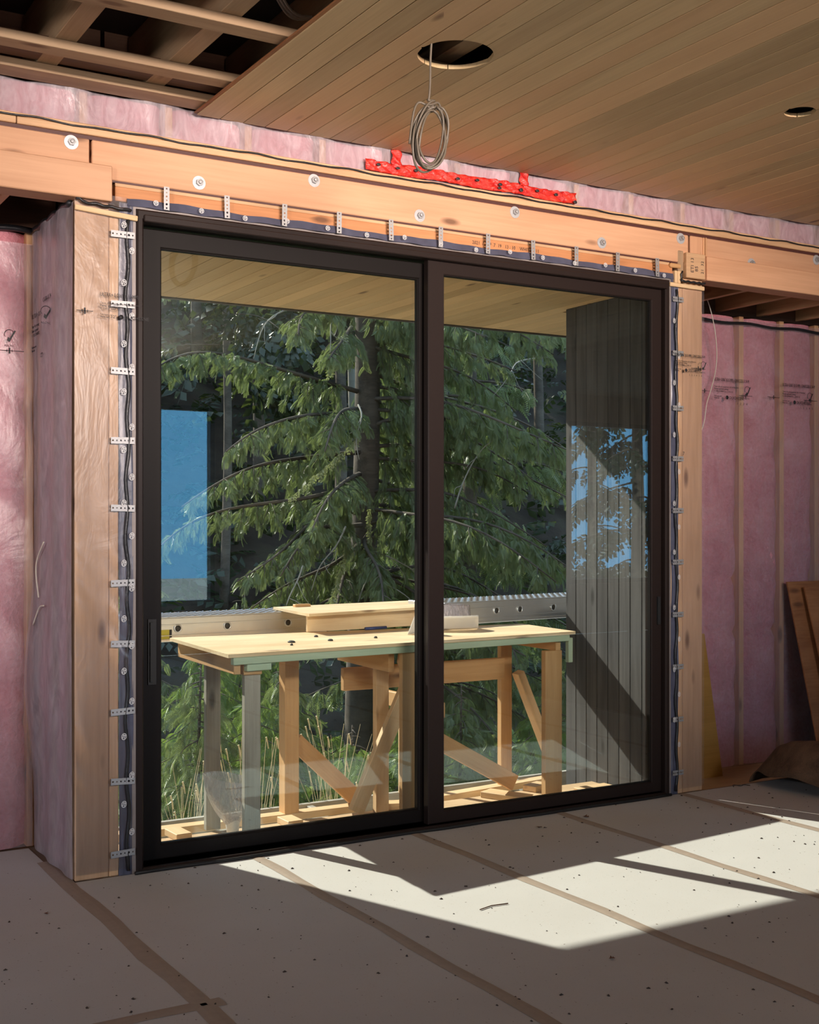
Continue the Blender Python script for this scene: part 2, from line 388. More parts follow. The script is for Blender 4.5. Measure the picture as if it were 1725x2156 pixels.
for y0, y1 in ((-.135, -.005), (-.44, -.345), (-1.03, -.93), (-1.6, -1.5), (-2.15, -2.05), (-2.7, -2.6), (-3.3, -3.2), (-4.2, -4.1), (-5.2, -5.1)):
    box('strapping', -3.9, 8, y0, y1, 3.579, 3.617, 'joist', ceil, .002)
box('dark_board', -3.9, 8, -.335, -.15, 3.62, 3.66, 'darkwood', ceil, 0)
for i in range(16):
    x = -2.02+i*.489
    box('joist', x-.045, x+.045, -8.8, .12, 3.618, 3.90, 'joist', ceil, .002)
tag(box('roof', -4.3, 14.3, -9.3, 1.95, 3.99, 4.15, 'roof', None, 0), 'dark roof slab above the room and porch', kind='structure')

# ---- front wall: everything on the door's plane
wf = empty('wall_front', (1.56, 0, 0), label='unfinished timber front wall around the black sliding door', kind='structure')
box('sheathing', -4, 1.72, .14, .17, 3.37, 3.98, 'darkwood', wf, 0); box('sheathing', 1.74, 5.22, .14, .17, 3.08, 3.98, 'darkwood', wf, 0); box('sheathing', 5.24, 14, .14, .17, 3.37, 3.98, 'darkwood', wf, 0)
xs = [-.42+.406*i for i in range(20)]
for i, x in enumerate(xs):
    box('cripple_stud', x-.019, x+.019, .035, .12, 3.43, 3.60, 'lumber', wf)
    xa, xb = x+.02, x+.386
    def bf(u, v, xa=xa, xb=xb):
        e = 4*u*(1-u); return (xa+(xb-xa)*u, .10-.055*min(1, e*2.5)-.012*math.sin(9*u+xa*7)*math.sin(5*v+xa), 3.425+.16*v)
    grid('insulation_batt', bf, 10, 4, 'batt', wf)
def fs(u, v):
    x = -.6+u*8; return (x, .012+.018*math.sin(x*15.4)*v+.006*math.sin(x*41+v*3)-.03*(v < .2)*.2, 3.424+v*.16)
grid('vapour_barrier', fs, 160, 4, 'film3', wf)
box('top_plate', -.9, 1.300, -.012, .13, 3.377, 3.408, 'plate', wf)
box('top_plate', 1.304, 7.6, -.012, .13, 3.377, 3.408, 'plate', wf)
box('plate_film_edge', -.9, 7.6, -.010, .10, 3.408, 3.426, 'plate', wf, .004)
V = [(-.8+i*.05, -.016, 3.411+.006*math.sin(i*.9)*math.sin(i*.31)) for i in range(170)]
tube('sealant_bead', V, .0045, 'sealant', wf, 6)
box('membrane_strip', -.9, 7.6, .004, .12, 3.360, 3.378, 'membrane', wf, 0)
box('membrane_strip', 1.735, 5.2, .004, .12, 3.181, 3.192, 'membrane', wf, 0)
beams = [box('header_beam', -1, 1.628, 0, .12, 3.10, 3.3605, 'beam', wf, .004),
         box('header_beam', 1.640, 5.276, 0, .12, 3.1905, 3.3605, 'beam', wf, .004),
         box('header_beam', 5.290, 5.392, -.003, .12, 3.2, 3.3605, 'beam', wf, .004),
         box('header_beam', 5.420, 7.6, 0, .12, 3.20, 3.3605, 'beam', wf, .004)]
box('beam_filler', 5.393, 5.404, -.006, .1, 3.20, 3.360, 'lumber', wf); box('beam_filler', 5.406, 5.419, -.012, .1, 3.23, 3.360, 'lumber', wf)
bolt = lathe('bolt', [(.0325, 0), (.0325, .003), (.0175, .0032), (.0175, .017), (.0085, .0172), (.0085, .028), (.005, .029)], 24, 'zinc', (2, 3), False)
bolt.materials.append(M['galv'])
for p in bolt.polygons:
    if p.center.z > .0033: p.material_index = 1
for i, x in enumerate((1.545, 2.153, 2.761, 3.378, 3.991, 4.604, 5.211, 5.802, 6.389)):
    z = 3.333 if i % 2 == 0 else 3.236
    if i == 7: z = 3.246
    b = beams[0] if x < 1.63 else beams[1] if x < 5.28 else beams[3]
    add('bolt', bolt, b, Matrix.Translation((x, -.0005, z)) @ FACE_IN @ Matrix.Rotation(i*.4, 4, 'Z'))
box('lintel', 1.748, 5.150, .002, .12, 3.099, 3.165, 'lintel', wf, .003)
box('lintel_edge', 1.748, 5.130, .004, .12, 3.165, 3.181, 'plate', wf, .002)
box('lower_header', -1, 1.722, -.040, .10, 3.082, 3.243, 'beam', wf, .004, label='proud header board left of the door')
box('lower_header', 5.392, 7.6, -.040, .10, 3.094, 3.240, 'beam', wf, .004, label='proud header board right of the door')
blk = box('header_block', 5.236, 5.3895, -.028, .1, 3.098, 3.250, 'plate', wf, .004)
box('notched_filler', 5.190, 5.234, -.004, .1, 3.125, 3.26, 'joist', wf, .004)
for a in (0, .0245): box('shim', 5.148+a, 5.171+a, -.022, .05, 3.058, 3.132, 'pine', wf)
R90 = FACE_IN @ Matrix.Rotation(PI/2, 4, 'Z')
text('handwriting', 'ETI 13\n 85', .034, (5.292, -.0285, 3.13), blk, R90); text('handwriting', '21  32', .03, (5.372, -.0285, 3.13), blk, R90)
text('date_stamp', '2021  /  SEP  7  19   13 : 10    WHITE    11', .027, (3.712, .0015, 3.128), wf, None, 'ink', .93)
box('spray_foam', 5.12, 5.205, -.016, .04, 3.150, 3.176, 'yellow', wf, .012).data.materials[0] = M['orange']
# membrane tape along the head and jambs, with its round printed marks
def tapeh(u, v):
    x = 1.80+u*3.36; return (x, -.006-.012*v*(1+.4*math.sin(x*23)+.3*math.sin(x*57)), 3.116-.037*v+.004*math.sin(x*9+2)*(1-v)+.002*math.sin(x*31))
tp = grid('membrane_tape', tapeh, 120, 3, 'bluetape', wf)
def tapev(x0, x1, z0, z1):
    def fn(u, v):
        z = z0+(z1-z0)*v; return (x0+(x1-x0)*u+.003*math.sin(z*7)*(.5-u), -.004-.010*abs(math.sin(u*6.3+z*1.3))*(.6+.4*math.sin(z*11)), z)
    return fn
tl_ = grid('membrane_tape', tapev(1.762, 1.828, .0, 3.09), 6, 70, 'bluetape', wf)
tr_ = grid('membrane_tape', tapev(5.126, 5.186, .0, 3.09), 6, 70, 'bluetape', wf)
for xm in (1.799, 5.164):
    tube('sealant_bead', [(xm+.006*math.sin(i*.9+xm)+.004*math.sin(i*.27), -.016, .02+i*.04) for i in range(76)], .009, 'sealant', wf, 6)
ringV, ringF = [], []
for k in range(20):
    a = 2*PI*k/20
    for r in (.0098, .0126): ringV.append((r*math.cos(a), r*math.sin(a)*1.25, 0))
for k in range(20): a, b = 2*k, 2*((k+1) % 20); ringF.append((a, b, b+1, a+1))
for x0, x1, z0, z1 in ((-.006, -.002, -.008, .009), (.002, .006, -.009, .008), (-.002, .002, .004, .008), (-.0085, -.006, -.008, -.005), (.006, .0085, .003, .007)):
    b = len(ringV); ringV += [(x0, z0, 0), (x1, z0, 0), (x1, z1, 0), (x0, z1, 0)]; ringF.append((b, b+1, b+2, b+3))
mark = mesh('round_mark', ringV, ringF, 'white')
for i, z in enumerate((2.985, 2.87, 2.72, 2.57, 2.44, 2.335, 2.22, 2.06, 1.955, 1.83, 1.71, 1.56, 1.435, 1.32, 1.18, 1.055, .94, .80, .64, .46, .33, .2)):
    add('round_mark', mark, tl_, Matrix.Translation(((1.780, 1.817)[i % 2], -.027, z)) @ FACE_IN @ Matrix.Rotation(-.2, 4, 'Z'))
for i, z in enumerate((2.83, 2.62, 2.46, 2.33, 2.15, 1.93, 1.74, 1.6, 1.45, 1.3, 1.12, .93, .75, .6, .45, .3)):
    add('round_mark', mark, tr_, Matrix.Translation(((5.138, 5.176)[i % 2], -.027, z)) @ FACE_IN @ Matrix.Diagonal((.8, 1, 1, 1)))
for i in range(15):
    add('round_mark', mark, tp, Matrix.Translation((1.93+i*.223, -.034, 3.103-.007*(i % 3))) @ FACE_IN @ Matrix.Diagonal((1, .8, 1, 1)))
# posts, studs and their wrapping
box('post', 1.562, 1.7175, 0, .14, 0, 3.08, 'postply', wf, .004); box('jamb_stud', 1.7195, 1.764, .001, .14, .0, 3.045, 'plate', wf, .003)
box('post', 5.228, 5.387, -.002, .14, 0, 3.095, 'postply', wf, .004); box('jamb_stud', 5.186, 5.226, -.001, .14, 0, 3.045, 'plate', wf, .003)
strut('batten', (1.556, -.018, 3.040), (1.846, -.018, 3.022), .018, .024, 'pine', wf); strut('batten', (5.108, -.018, 3.046), (5.384, -.018, 3.044), .018, .024, 'pine', wf)
def wrap(x0, x1, z0, z1, amp, mid):
    def fn(u, v):
        x, z = x0+(x1-x0)*u, z0+(z1-z0)*v; k = math.exp(-((z-mid)/.45)**2)
        return (x, -.012-amp*(.08+k)*abs(math.sin(z*13+x*16+2.5*math.sin(z*5+x*7))*math.sin(u*PI*1.1+.2+z))**2, z)
    return fn
grid('clear_wrap', wrap(1.556, 1.80, .03, 3.115, .022, .95), 12, 150, 'film2', wf)
grid('clear_wrap', wrap(5.19, 5.392, .03, 3.03, .010, 2.8), 10, 120, 'film2', wf)
tube('sealant_bead', [(1.56+i*.015, -.026-.003*math.sin(i), 3.068-.0008*i+.003*math.sin(i*1.3)+(.010 if i < 2 else 0)) for i in range(18)], .007, 'sealant', wf, 6)
tube('sealant_bead', [(5.19+i*.012, -.030, 3.072+.003*math.sin(i*1.7)) for i in range(17)], .007, 'sealant', wf, 6)
tube('sealant_bead', [(5.186, -.03, 3.075), (5.195, -.03, 3.09), (5.19, -.03, 3.11), (5.2, -.03, 3.13)], .006, 'sealant', wf, 6)
def prints(x, z, parent, y=-.018, s=1., cut=9):
    text('print_text', 'ULTRA+ 0.006" (0.15 MM)  CAN/CGSB-51.34-M'[:cut*5], .026*s, (x, y, z), parent, None, 'ink', .50 if cut > 5 else .62)
    text('print_text', 'Taux de propagation de la flamme:\nFlame spread rating:\n< 150 (CAN/ULC-S102.2)', .013*s, (x, y, z-.034*s), parent)
    text('print_text', 'Fabrique par:\nMade by:', .011*s, (x, y, z-.086*s), parent); text('print_text', 'DUCHESNE', .022*s, (x+.115*s, y, z-.096*s), parent)
    add('print_logo', lathe('print_logo', [(.011*s, 0), (.011*s, .0004)], 12, 'ink'), parent, Matrix.Translation((x+.098*s, y, z-.088*s)) @ FACE_IN)
def rule(x0, x1, z, parent, y=-.018, rot=None):
    multi('print_rule', [(x0, x1, y-.0005, y, z-.0015, z+.0015), ((x0+x1)/2-.004, (x0+x1)/2+.004, y-.0005, y, z-.014, z+.014), ((x0+x1)/2-.014, (x0+x1)/2-.011, y-.0005, y, z-.006, z+.006), ((x0+x1)/2+.011, (x0+x1)/2+.014, y-.0005, y, z-.006, z+.006)], 'ink', parent)
prints(1.667, 2.648, wf, -.034, 1, 5); text('print_text', '12"', .019, (1.716, -.034, 2.552), wf); rule(1.56, 1.636, 2.575, wf, -.030)
prints(5.135, 2.62, wf, -.034, .92); rule(5.27, 5.385, 2.555, wf, -.030); text('print_text', '1   2   3   4   5   6', .014, (5.25, -.034, 2.508), wf)
text('print_text', '7', .03, (5.205, -.026, 2.03), wf)
# red sheathing tape on the strip above the beam
def redt(x0, x1, z0, z1, sl=0):
    def fn(u, v):
        x = x0+(x1-x0)*u; return (x, -.004-.010*abs(math.sin(x*37+v*4))-.006*math.sin(x*91+v*9), z0+(z1-z0)*v+sl*u+.004*math.sin(x*13+v))
    return fn
RT = [grid('red_tape', redt(3.05, 3.63, 3.427, 3.487, .004), 50, 5, 'redtape', wf, .001), grid('red_tape', redt(3.60, 4.41, 3.432, 3.492, -.003), 60, 5, 'redtape', wf, .001),
      grid('red_tape', redt(3.205, 3.262, 3.48, 3.558), 8, 8, 'redtape', wf, .001), grid('red_tape', redt(4.018, 4.076, 3.48, 3.556), 8, 8, 'redtape', wf, .001)]
for x, z, p in ((3.12, 3.462, 0), (3.235, 3.46, 0), (3.345, 3.464, 0), (3.605, 3.458, 1), (3.73, 3.468, 1), (3.88, 3.466, 1), (3.875, 3.446, 1), (4.02, 3.455, 1), (4.13, 3.466, 1), (4.26, 3.462, 1), (4.395, 3.438, 1)):
    add('ink_blot', lathe('ink_blot', [(.013, 0), (.012, .0006)], 9, 'ink'), RT[p], Matrix.Translation((x, -.024, z)) @ FACE_IN @ Matrix.Diagonal((1, .85+.3*math.sin(x*50), 1, 1)))

# ---- sliding door
door = empty('door_1', (3.476, 0, 0), label='dark bronze two panel sliding glass door with large panes', kind='structure')
frame_mesh('door_frame', 1.842, 5.110, .0, 3.070, 1.876, 5.076, .022, 3.020, -.022, .16, 'bronze', door, .008)
box('head_cap', 1.874, 5.078, -.034, .03, 3.012, 3.044, 'bronze', door, .004); box('sill_track', 1.876, 5.076, .0, .16, .0, .022, 'bronze2', door, .002)
box('nailing_flange', 1.806, 5.146, -.006, .0, 3.066, 3.086, 'flange', door, 0)
box('nailing_flange', 1.824, 1.843, -.008, .0, 0, 3.07, 'flange', door, 0); box('nailing_flange', 5.109, 5.128, -.008, .0, 0, 3.07, 'flange', door, 0)
fx = frame_mesh('fixed_panel', 3.441, 5.074, .024, 3.018, 3.541, 4.995, .088, 2.945, .012, .058, 'bronze', door, .005)
frame_mesh('glazing_bead', 3.53, 5.006, .078, 2.957, 3.545, 4.991, .092, 2.941, .022, .05, 'bronze2', fx, .002)
sd = frame_mesh('sliding_panel', 1.880, 3.520, .024, 3.010, 1.996, 3.425, .094, 2.924, .082, .128, 'bronze2', door, .005)
frame_mesh('glazing_bead', 1.986, 3.435, .084, 2.936, 2.0, 3.421, .098, 2.920, .092, .12, 'bronze2', sd, .002)
box('glass_pane', 3.536, 5.0, .032, .038, .083, 2.95, 'glass', fx, 0); box('glass_pane', 1.99, 3.43, .102, .108, .089, 2.93, 'glass', sd, 0)
h = multi('door_handle', [(1.928, 1.968, .072, .083, .856, 1.165), (1.935, 1.950, .060, .073, .87, 1.15)], 'blackgap', sd); multi('door_handle', [(5.034, 5.056, .002, .013, 1.02, 1.185)], 'blackgap', fx)
tube('sill_gasket', [(1.83+i*.08, -.034+.004*math.sin(i*.8), .008) for i in range(42)], .009, 'blackgap', door, 6)
# perforated mounting straps
def strapmesh(n, w_, L):
    V, F = [], []; cw, ch = w_/2, L/n/2
    for i in range(n):
        cy = -L/2+ch*(2*i+1); hr = (.0042, .0055, .0035, .0042, .003)[i % 5]
        b = len(V)
        outer = [(cw, 0), (cw, ch), (0, ch), (-cw, ch), (-cw, 0), (-cw, -ch), (0, -ch), (cw, -ch)]
        for z in (.0018, 0):
            V += [(p[0], cy+p[1], z) for p in outer]; V += [(hr*math.cos(k*PI/4), cy+hr*math.sin(k*PI/4), z) for k in range(8)]
        for k in range(8):
            q = (k+1) % 8
            F += [(b+k, b+q, b+8+q, b+8+k), (b+16+q, b+16+k, b+24+k, b+24+q), (b+8+k, b+8+q, b+24+q, b+24+k)]
        for k in (0, 3, 4, 7): q = (k+1) % 8; F.append((b+q, b+k, b+16+k, b+16+q))
    return mesh('mounting_strap', V, F, 'galv')
sm = strapmesh(6, .027, .108); sm2 = strapmesh(6, .030, .112); sm3 = strapmesh(6, .030, .085)
for i in range(11):
    add('mounting_strap', sm, door, Matrix.Translation((1.982+i*.3019, -.030, 3.132)) @ FACE_IN @ Matrix.Rotation(.02*math.sin(i*2), 4, 'Z'))
RH = FACE_IN @ Matrix.Rotation(PI/2, 4, 'Z')
for i, z in enumerate((2.941, 2.621, 2.315, 1.997, 1.687, 1.344, 1.065, .755, .435, .105)):
    add('mounting_strap', sm2, door, Matrix.Translation((1.776, -.022, z)) @ RH @ Matrix.Rotation(.04*math.sin(i*3), 4, 'Z'))
for i, z in enumerate((2.96, 2.638, 2.31, 2.008, 1.698, 1.39, 1.077, .764, .45, .131)):
    add('mounting_strap', sm3, door, Matrix.Translation((5.172, -.022, z)) @ RH)

# ---- left alcove: return wall and back wall
wl = empty('wall_left', (1.56, .4, 0), label='pink insulated alcove wall left of the door behind clear plastic', kind='structure')
box('sheathing', -4, 1.75, .84, .87, -.2, 4, 'darkwood', wl, 0); box('sheathing', 1.70, 1.735, .15, .86, -.2, 3.6, 'darkwood', wl, 0)
for x in (1.5425, 1.135, .73): box('stud', x-.018, x+.018, .735, .83, 0, 3.08, 'lumber', wl)
def batt(name, org, du, wid, z0, z1, nrm, bulge, parent, seams=(), nu=10, nv=60, tw=0.):
    org, du, nrm = Vector(org), Vector(du), Vector(nrm); ph = random.random()*6
    def fn(u, v):
        z = z0+(z1-z0)*v; e = min(1, 6*u*(1-u)+.12); b = bulge*e
        for s in seams: b -= bulge*.85*math.exp(-((z-s-.012*math.sin(u*7+ph))/.014)**2)
        b += .010*math.sin(5*u+z*3.1+ph)*math.sin(z*7+ph*2+2*u)+.006*math.sin(z*17+u*9+ph)
        p = org+du*wid*u+nrm*b; return (p.x, p.y, z)
    return grid(name, fn, nu, nv, 'batt', parent)
batt('insulation_batt', (1.152, .79, 0), (1, 0, 0), .372, .005, 3.07, (0, -1, 0), .060, wl, (2.2, 1.85, 1.1, .62))
batt('insulation_batt', (.75, .79, 0), (1, 0, 0), .366, .005, 3.07, (0, -1, 0), .060, wl, (2.0, 1.3))
for y in (.70, .43, .19): box('stud', 1.578, 1.672, y-.018, y+.018, 0, 3.08, 'lumber', wl)
batt('insulation_batt', (1.61, .68, 0), (0, -1, 0), .23, .005, 3.07, (-1, 0, 0), .035, wl, (1.5,)); batt('insulation_batt', (1.61, .41, 0), (0, -1, 0), .20, .005, 3.07, (-1, 0, 0), .035, wl, (2.0, .9))
batt('insulation_batt', (1.61, .17, 0), (0, -1, 0), .17, .005, 3.07, (-1, 0, 0), .02, wl)
def fl(u, v):
    x, z = .3+1.245*u, .01+3.0*v; return (x, .712-.010*math.sin(z*2.3+x*6)-.012*abs(math.sin((z+x*.8)*5.5))*(u > .05)-.05*u**6*math.exp(-((z-1.0)/.5)**2), z)
grid('vapour_barrier', fl, 40, 90, 'film', wl)
def fl2(u, v):
    y, z = .715-.715*u, .01+3.06*v; return (1.552-.012*math.sin(u*PI)-.006*math.sin(y*23+z*1.1)-.05*(1-u)**2*math.exp(-((z-.85)/.35)**2), y, z)
grid('vapour_barrier', fl2, 40, 70, 'film3', wl)
tube('sealant_bead', [(1.54-i*.06, .70, 3.075+.006*math.sin(i*1.1)) for i in range(22)], .016, 'sealant', wl, 6)
tube('sealant_bead', [(1.55, .70-i*.035, 3.075+.006*math.sin(i*1.3)) for i in range(20)], .014, 'sealant', wl, 6)
text('print_text', 'CAN/CGSB-51.34-M', .032, (1.07, .685, 2.60), wl); rule(1.36, 1.50, 2.47, wl, .685)
RL = Matrix(((0, 0, -1, 0), (-1, 0, 0, 0), (0, 1, 0, 0), (0, 0, 0, 1)))
text('print_text', 'ULTRA+ 0.0', .032, (1.522, .62, 2.62), wl, RL); text('print_text', 'Taux de propag\nFlame spread r\n< 150 (CAN/UL', .022, (1.522, .62, 2.575), wl, RL)
text('print_text', 'Fabrique par\nMade by:', .017, (1.522, .62, 2.475), wl, RL); text('print_text', 'CGSB-51.34', .03, (1.53, .44, 2.68), wl, RL); text('print_text', '12"', .03, (1.53, .49, 2.42), wl, RL)
def leafmark(x, z, y, parent, s=1., rot=None):
    add('print_logo', mesh('print_logo', [(-.01*s, -.02*s, 0), (0, -.028*s, 0), (.026*s, .02*s, 0), (.02*s, .022*s, 0), (.001*s, -.012*s, 0), (-.006*s, -.006*s, 0)], [(0, 1, 4, 5), (1, 2, 3, 4)], 'ink'), parent, Matrix.Translation((x, y, z)) @ (rot or FACE_IN))
    pts = [(.02*s*math.cos(a), .004*s+.02*s*math.sin(a), 0) for a in [PI*.1+PI*1.1*k/8 for k in range(9)]]
    V, F = tubedata(pts, .0014*s, 4); add('print_logo', mesh('print_logo', V, F, 'ink'), parent, Matrix.Translation((x, y, z)) @ (rot or FACE_IN))
    text('print_text', 'RECYC', .012*s, (x-.02*s, y, z-.046*s), parent, rot)
leafmark(1.43, 2.545, .685, wl, 1.2); leafmark(1.525, 2.62, .36, wl, 1.2, None); leafmark(5.365, 2.575, -.034, wf)
# alcove ceilings
for nm, X0, X1, side in (('ceiling_left', -3, 1.69, 'left'), ('ceiling_right', 5.25, 9.5, 'right')):
    ca = box(nm, X0, X1, .12, .86, 3.33, 3.36, 'darkwood', None, 0, label='low plywood alcove ceiling on joists %s of the door' % side, kind='structure')
    xx = X0+.30 if side == 'left' else 5.50
    while xx < X1-.1:
        box('joist', xx-.019, xx+.019, .125, .80, 3.105, 3.325, 'lumber', ca); xx += .40
    box('blocking', X0, X1, .80, .835, 3.09, 3.325, 'darkwood', ca)

# ---- right alcove
wr = empty('wall_right', (7, .75, -.17), label='pink insulated alcove wall right of the door behind clear plastic', kind='structure')
box('sheathing', 5.2, 14, .84, .87, -.3, 4, 'darkwood', wr, 0); box('sheathing', 5.245, 5.27, .15, .84, -.3, 3.4, 'darkwood', wr, 0); box('alcove_floor', 5.25, 14, .02, .85, -.25, -.17, 'darkwood', wr, 0)
sx_ = [5.66+.405*i for i in range(10)]; sx_ = [5.67, 6.075, 6.471, 6.873, 7.236, 7.64, 8.05, 8.45]
for x in sx_: box('stud', x-.022, x+.022, .735, .83, -.17, 3.08, 'lumber', wr)
sa = [(1.801, 1.236, .86), (1.80, 1.236, .86), (1.80, 1.226, .86), (1.79, 1.22, .9)]
for i in range(len(sx_)-1):
    batt('insulation_batt', (sx_[i]+.024, .785, 0), (1, 0, 0), sx_[i+1]-sx_[i]-.048, -.165, 3.07, (0, -1, 0), .055, wr, sa[i % 4])
def fr_(u, v):
    x, z = 5.35+3.6*u, -.16+3.21*v; k = math.exp(-((z-2.55)/.45)**2)
    return (x, .708-.008*math.sin(z*1.9+x*4)-.016*k*abs(math.sin((z*1.0+x*.9)*7.5+math.sin(x*5))), z)
grid('vapour_barrier', fr_, 120, 90, 'film', wr)
tube('sealant_bead', [(5.4+i*.07, .70, 3.02-.004*i*0+.006*math.sin(i*.9)) for i in range(55)], .011, 'sealant', wr, 6)
prints(6.155, 2.605, wr, .680, 1.25); rule(6.0, 6.13, 2.53, wr, .680); rule(6.39, 6.52, 2.515, wr, .680); leafmark(6.47, 2.55, .680, wr, 1.3)
prints(6.82, 2.605, wr, .680, 1.25); rule(6.67, 6.79, 2.52, wr, .680); rule(7.04, 7.18, 2.515, wr, .680); leafmark(7.10, 2.54, .680, wr, 1.3)
text('print_text', '1   2   3   4', .022, (6.37, .68, 2.45), wr); text('print_text', '1   2   3   4   5', .022, (7.0, .68, 2.45), wr); text('print_text', '12"', .02, (6.22, .68, 2.46), wr)
text('print_text', 'R20', .045, (5.95+.02, .665, .70), wr, R90)

# ---- the rest of the room (seen only as reflections)
wb = empty('wall_back', (5, -9, 0), label='back wall of the room with two large openings', kind='structure')
for x0, x1, z0, z1 in ((-4, 1.9, 0, 3.98), (5.92, 11.46, 0, 3.98), (13.3, 14, 0, 3.98), (1.9, 5.92, 0, .61), (1.9, 5.92, 3.12, 3.98), (11.46, 13.3, 0, .75), (11.46, 13.3, 3.17, 3.98)):
    box('wall_panel', x0, x1, -9.15, -9, z0, z1, 'plaster', wb, 0)
for nm, a, b, z0, z1 in (('window_1', 1.9, 5.92, .61, 3.12), ('window_2', 11.46, 13.3, .75, 3.17)):
    wn = frame_mesh(nm, a, b, z0, z1, a+.06, b-.06, z0+.06, z1-.06, -9.14, -9.02, 'bronze', None, .006, label='large dark framed window opening in the back wall %s' % ('opposite the door' if nm == 'window_1' else 'at its far end'), kind='structure')
ws = empty('wall_side_left', (-4, -4, 0), label='left side wall of the room with a wide opening', kind='structure')
for y0, y1, z0, z1 in ((-9, -6.6, 0, 3.98), (-1.4, .9, 0, 3.98), (-6.6, -1.4, 0, .3), (-6.6, -1.4, 3.1, 3.98)): box('wall_panel', -4.15, -4, y0, y1, z0, z1, 'plaster', ws, 0)
tag(box('wall_side_right', 14, 14.15, -9, .9, 0, 3.98, 'plaster', None, 0), 'plain right side wall of the room', kind='structure')

# ================================================================== OUTSIDE: porch, cladding, deck, ground
so = box('ceiling_porch', -3, 9, 1.21, 2.03, 3.14, 3.98, 'darkwood', None, 0, label='porch ceiling of narrow cedar boards outside the glass door', kind='structure')
box('porch_lid', 1.76, 5.22, .18, 1.209, 3.14, 3.98, 'darkwood', so, 0)
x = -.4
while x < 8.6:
    box('soffit_board', x+.0018, x+BW-.0018, .175 if 1.70 < x < 5.19 else 1.21, 2.03, 3.072, 3.09, 'soffit_lit', so, .0016); x += BW
multi('soffit_framing', [(1.76, 5.22, .18, .24, 3.0905, 3.14), (1.76, 5.22, 1.0, 1.06, 3.0905, 3.14), (-3, 9, 1.97, 2.03, 3.0905, 3.14)], 'joist', so)
box('fascia', -3, 9, 2.031, 2.055, 3.06, 4.16, 'clad', so, .003)
cr = empty('wall_outside_right', (5.2, .6, -.1), label='charred dark vertical board cladding on the right outside the glass', kind='structure')
y = 1.098; i = 0
while y > .17:
    box('cladding_board', 5.2, 5.219, max(y-.1065, .165), y, -.35, 3.07, 'clad', cr, .003); y -= .1095; i += 1
box('sheathing', 5.219, 5.24, .165, 1.098, -.35, 3.07, 'blackgap', cr, 0)
box('corner_board', 5.221, 5.32, 1.0985, 1.12, -.35, 3.07, 'clad', cr, .003)
for k in range(12): box('cladding_board', 5.322+k*.1095, 5.322+k*.1095+.1065, 1.0985, 1.118, -.35, 3.07, 'clad', cr, .003)
cl = empty('wall_outside_left', (1.75, .6, -.1), label='charred dark board cladding left outside the glass', kind='structure')
for k in range(9): box('cladding_board', 1.737, 1.756, 1.18-k*.1095-.1065, 1.18-k*.1095, -.35, 3.07, 'clad', cl, .003)
for k in range(20): box('cladding_board', 1.756-k*.1095-.1065, 1.756-k*.1095, 1.1815, 1.20, -.35, 3.07, 'clad', cl, .003)
# deck
dk = box('floor_deck', 1.9, 7.5, .17, .826, -.102, -.073, 'deckwood', None, .002, label='narrow sunlit plywood deck outside the glass door', kind='structure')
box('deck_joist', 1.9, 7.5, .78, .82, -.32, -.104, 'grey', dk); box('deck_joist', 1.9, 7.5, .2, .24, -.32, -.104, 'grey', dk); box('deck_joist', 1.9, 7.5, 1.30, 1.34, -.24, -.104, 'grey', dk)
for x in (1.95, 2.75, 3.35, 4.2, 4.9, 5.7, 6.5): box('deck_crossbar', x, x+.04, .242, 1.29, -.26, -.112, 'grey', dk)
for x in (2.0, 4.9): box('deck_post', x-.05, x+.05, .85, .95, -2.2, -.27, 'grey', dk)

def gz(x, y):
    a = -1.05-.10*(y-1) if y < 9 else -1.85
    r = max(0, y-12); a += .72*r**1.02+.25*math.sin(x*.31+y*.17)+.12*math.sin(x*1.1-y*.7)
    if y < 0: a = -1.1
    return a
gr = grid('ground', lambda u, v: (-30+u*90, -60+v*110, gz(-30+u*90, -60+v*110)) if v > .5 else (-30+u*90, -60+v*110, -1.3), 60, 90, 'ground', None, label='shaded forest floor rising into a steep wooded hillside, pale bounce strip added near the house', kind='structure')

def mt(u, v):
    x, y = -250+u*900, -150-v*170
    return (x, y, -2+v*(78+14*math.sin(x*.013)+7*math.sin(x*.041+1)+2*math.sin(x*.13))-(1-v)*30)
grid('reflection_backdrop', mt, 120, 6, 'haze', None, label='added hazy blue mountainside behind the house that tints the pane reflections', kind='structure')  # backdrop added behind the house to turn the pane reflections blue

# ================================================================== TREES
def spray(nside, curl=.28, lw=.055):
    V, F = [], []
    def q(*ps): b = len(V); V.extend(ps); F.extend([(b, b+1, b+2), (b, b+2, b+3)])
    q((0, -.012, 0), (1, -.002, -curl), (1, .002, -curl), (0, .012, 0))
    for i in range(nside):
        x = .08+.88*i/nside; L = .36*(1-x)**.75+.07
        for s in (-1, 1):
            z0 = -curl*x*x; a = .85; dx, dy = math.cos(a)*L, s*math.sin(a)*L; px, py = -s*lw*.7, lw*.55
            q((x, 0, z0), (x+dx*.5+abs(px), dy*.5-s*lw*.25, z0-.04), (x+dx, dy, z0-.10-.10*L), (x+dx*.45-abs(px)*.6, dy*.5+s*lw*.35, z0-.03))
    return np.array(V), np.array(F)
SPR = {'fine': spray(11, .3, .030), 'mid': spray(8, .25, .045), 'coarse': spray(3, .2, .16)}
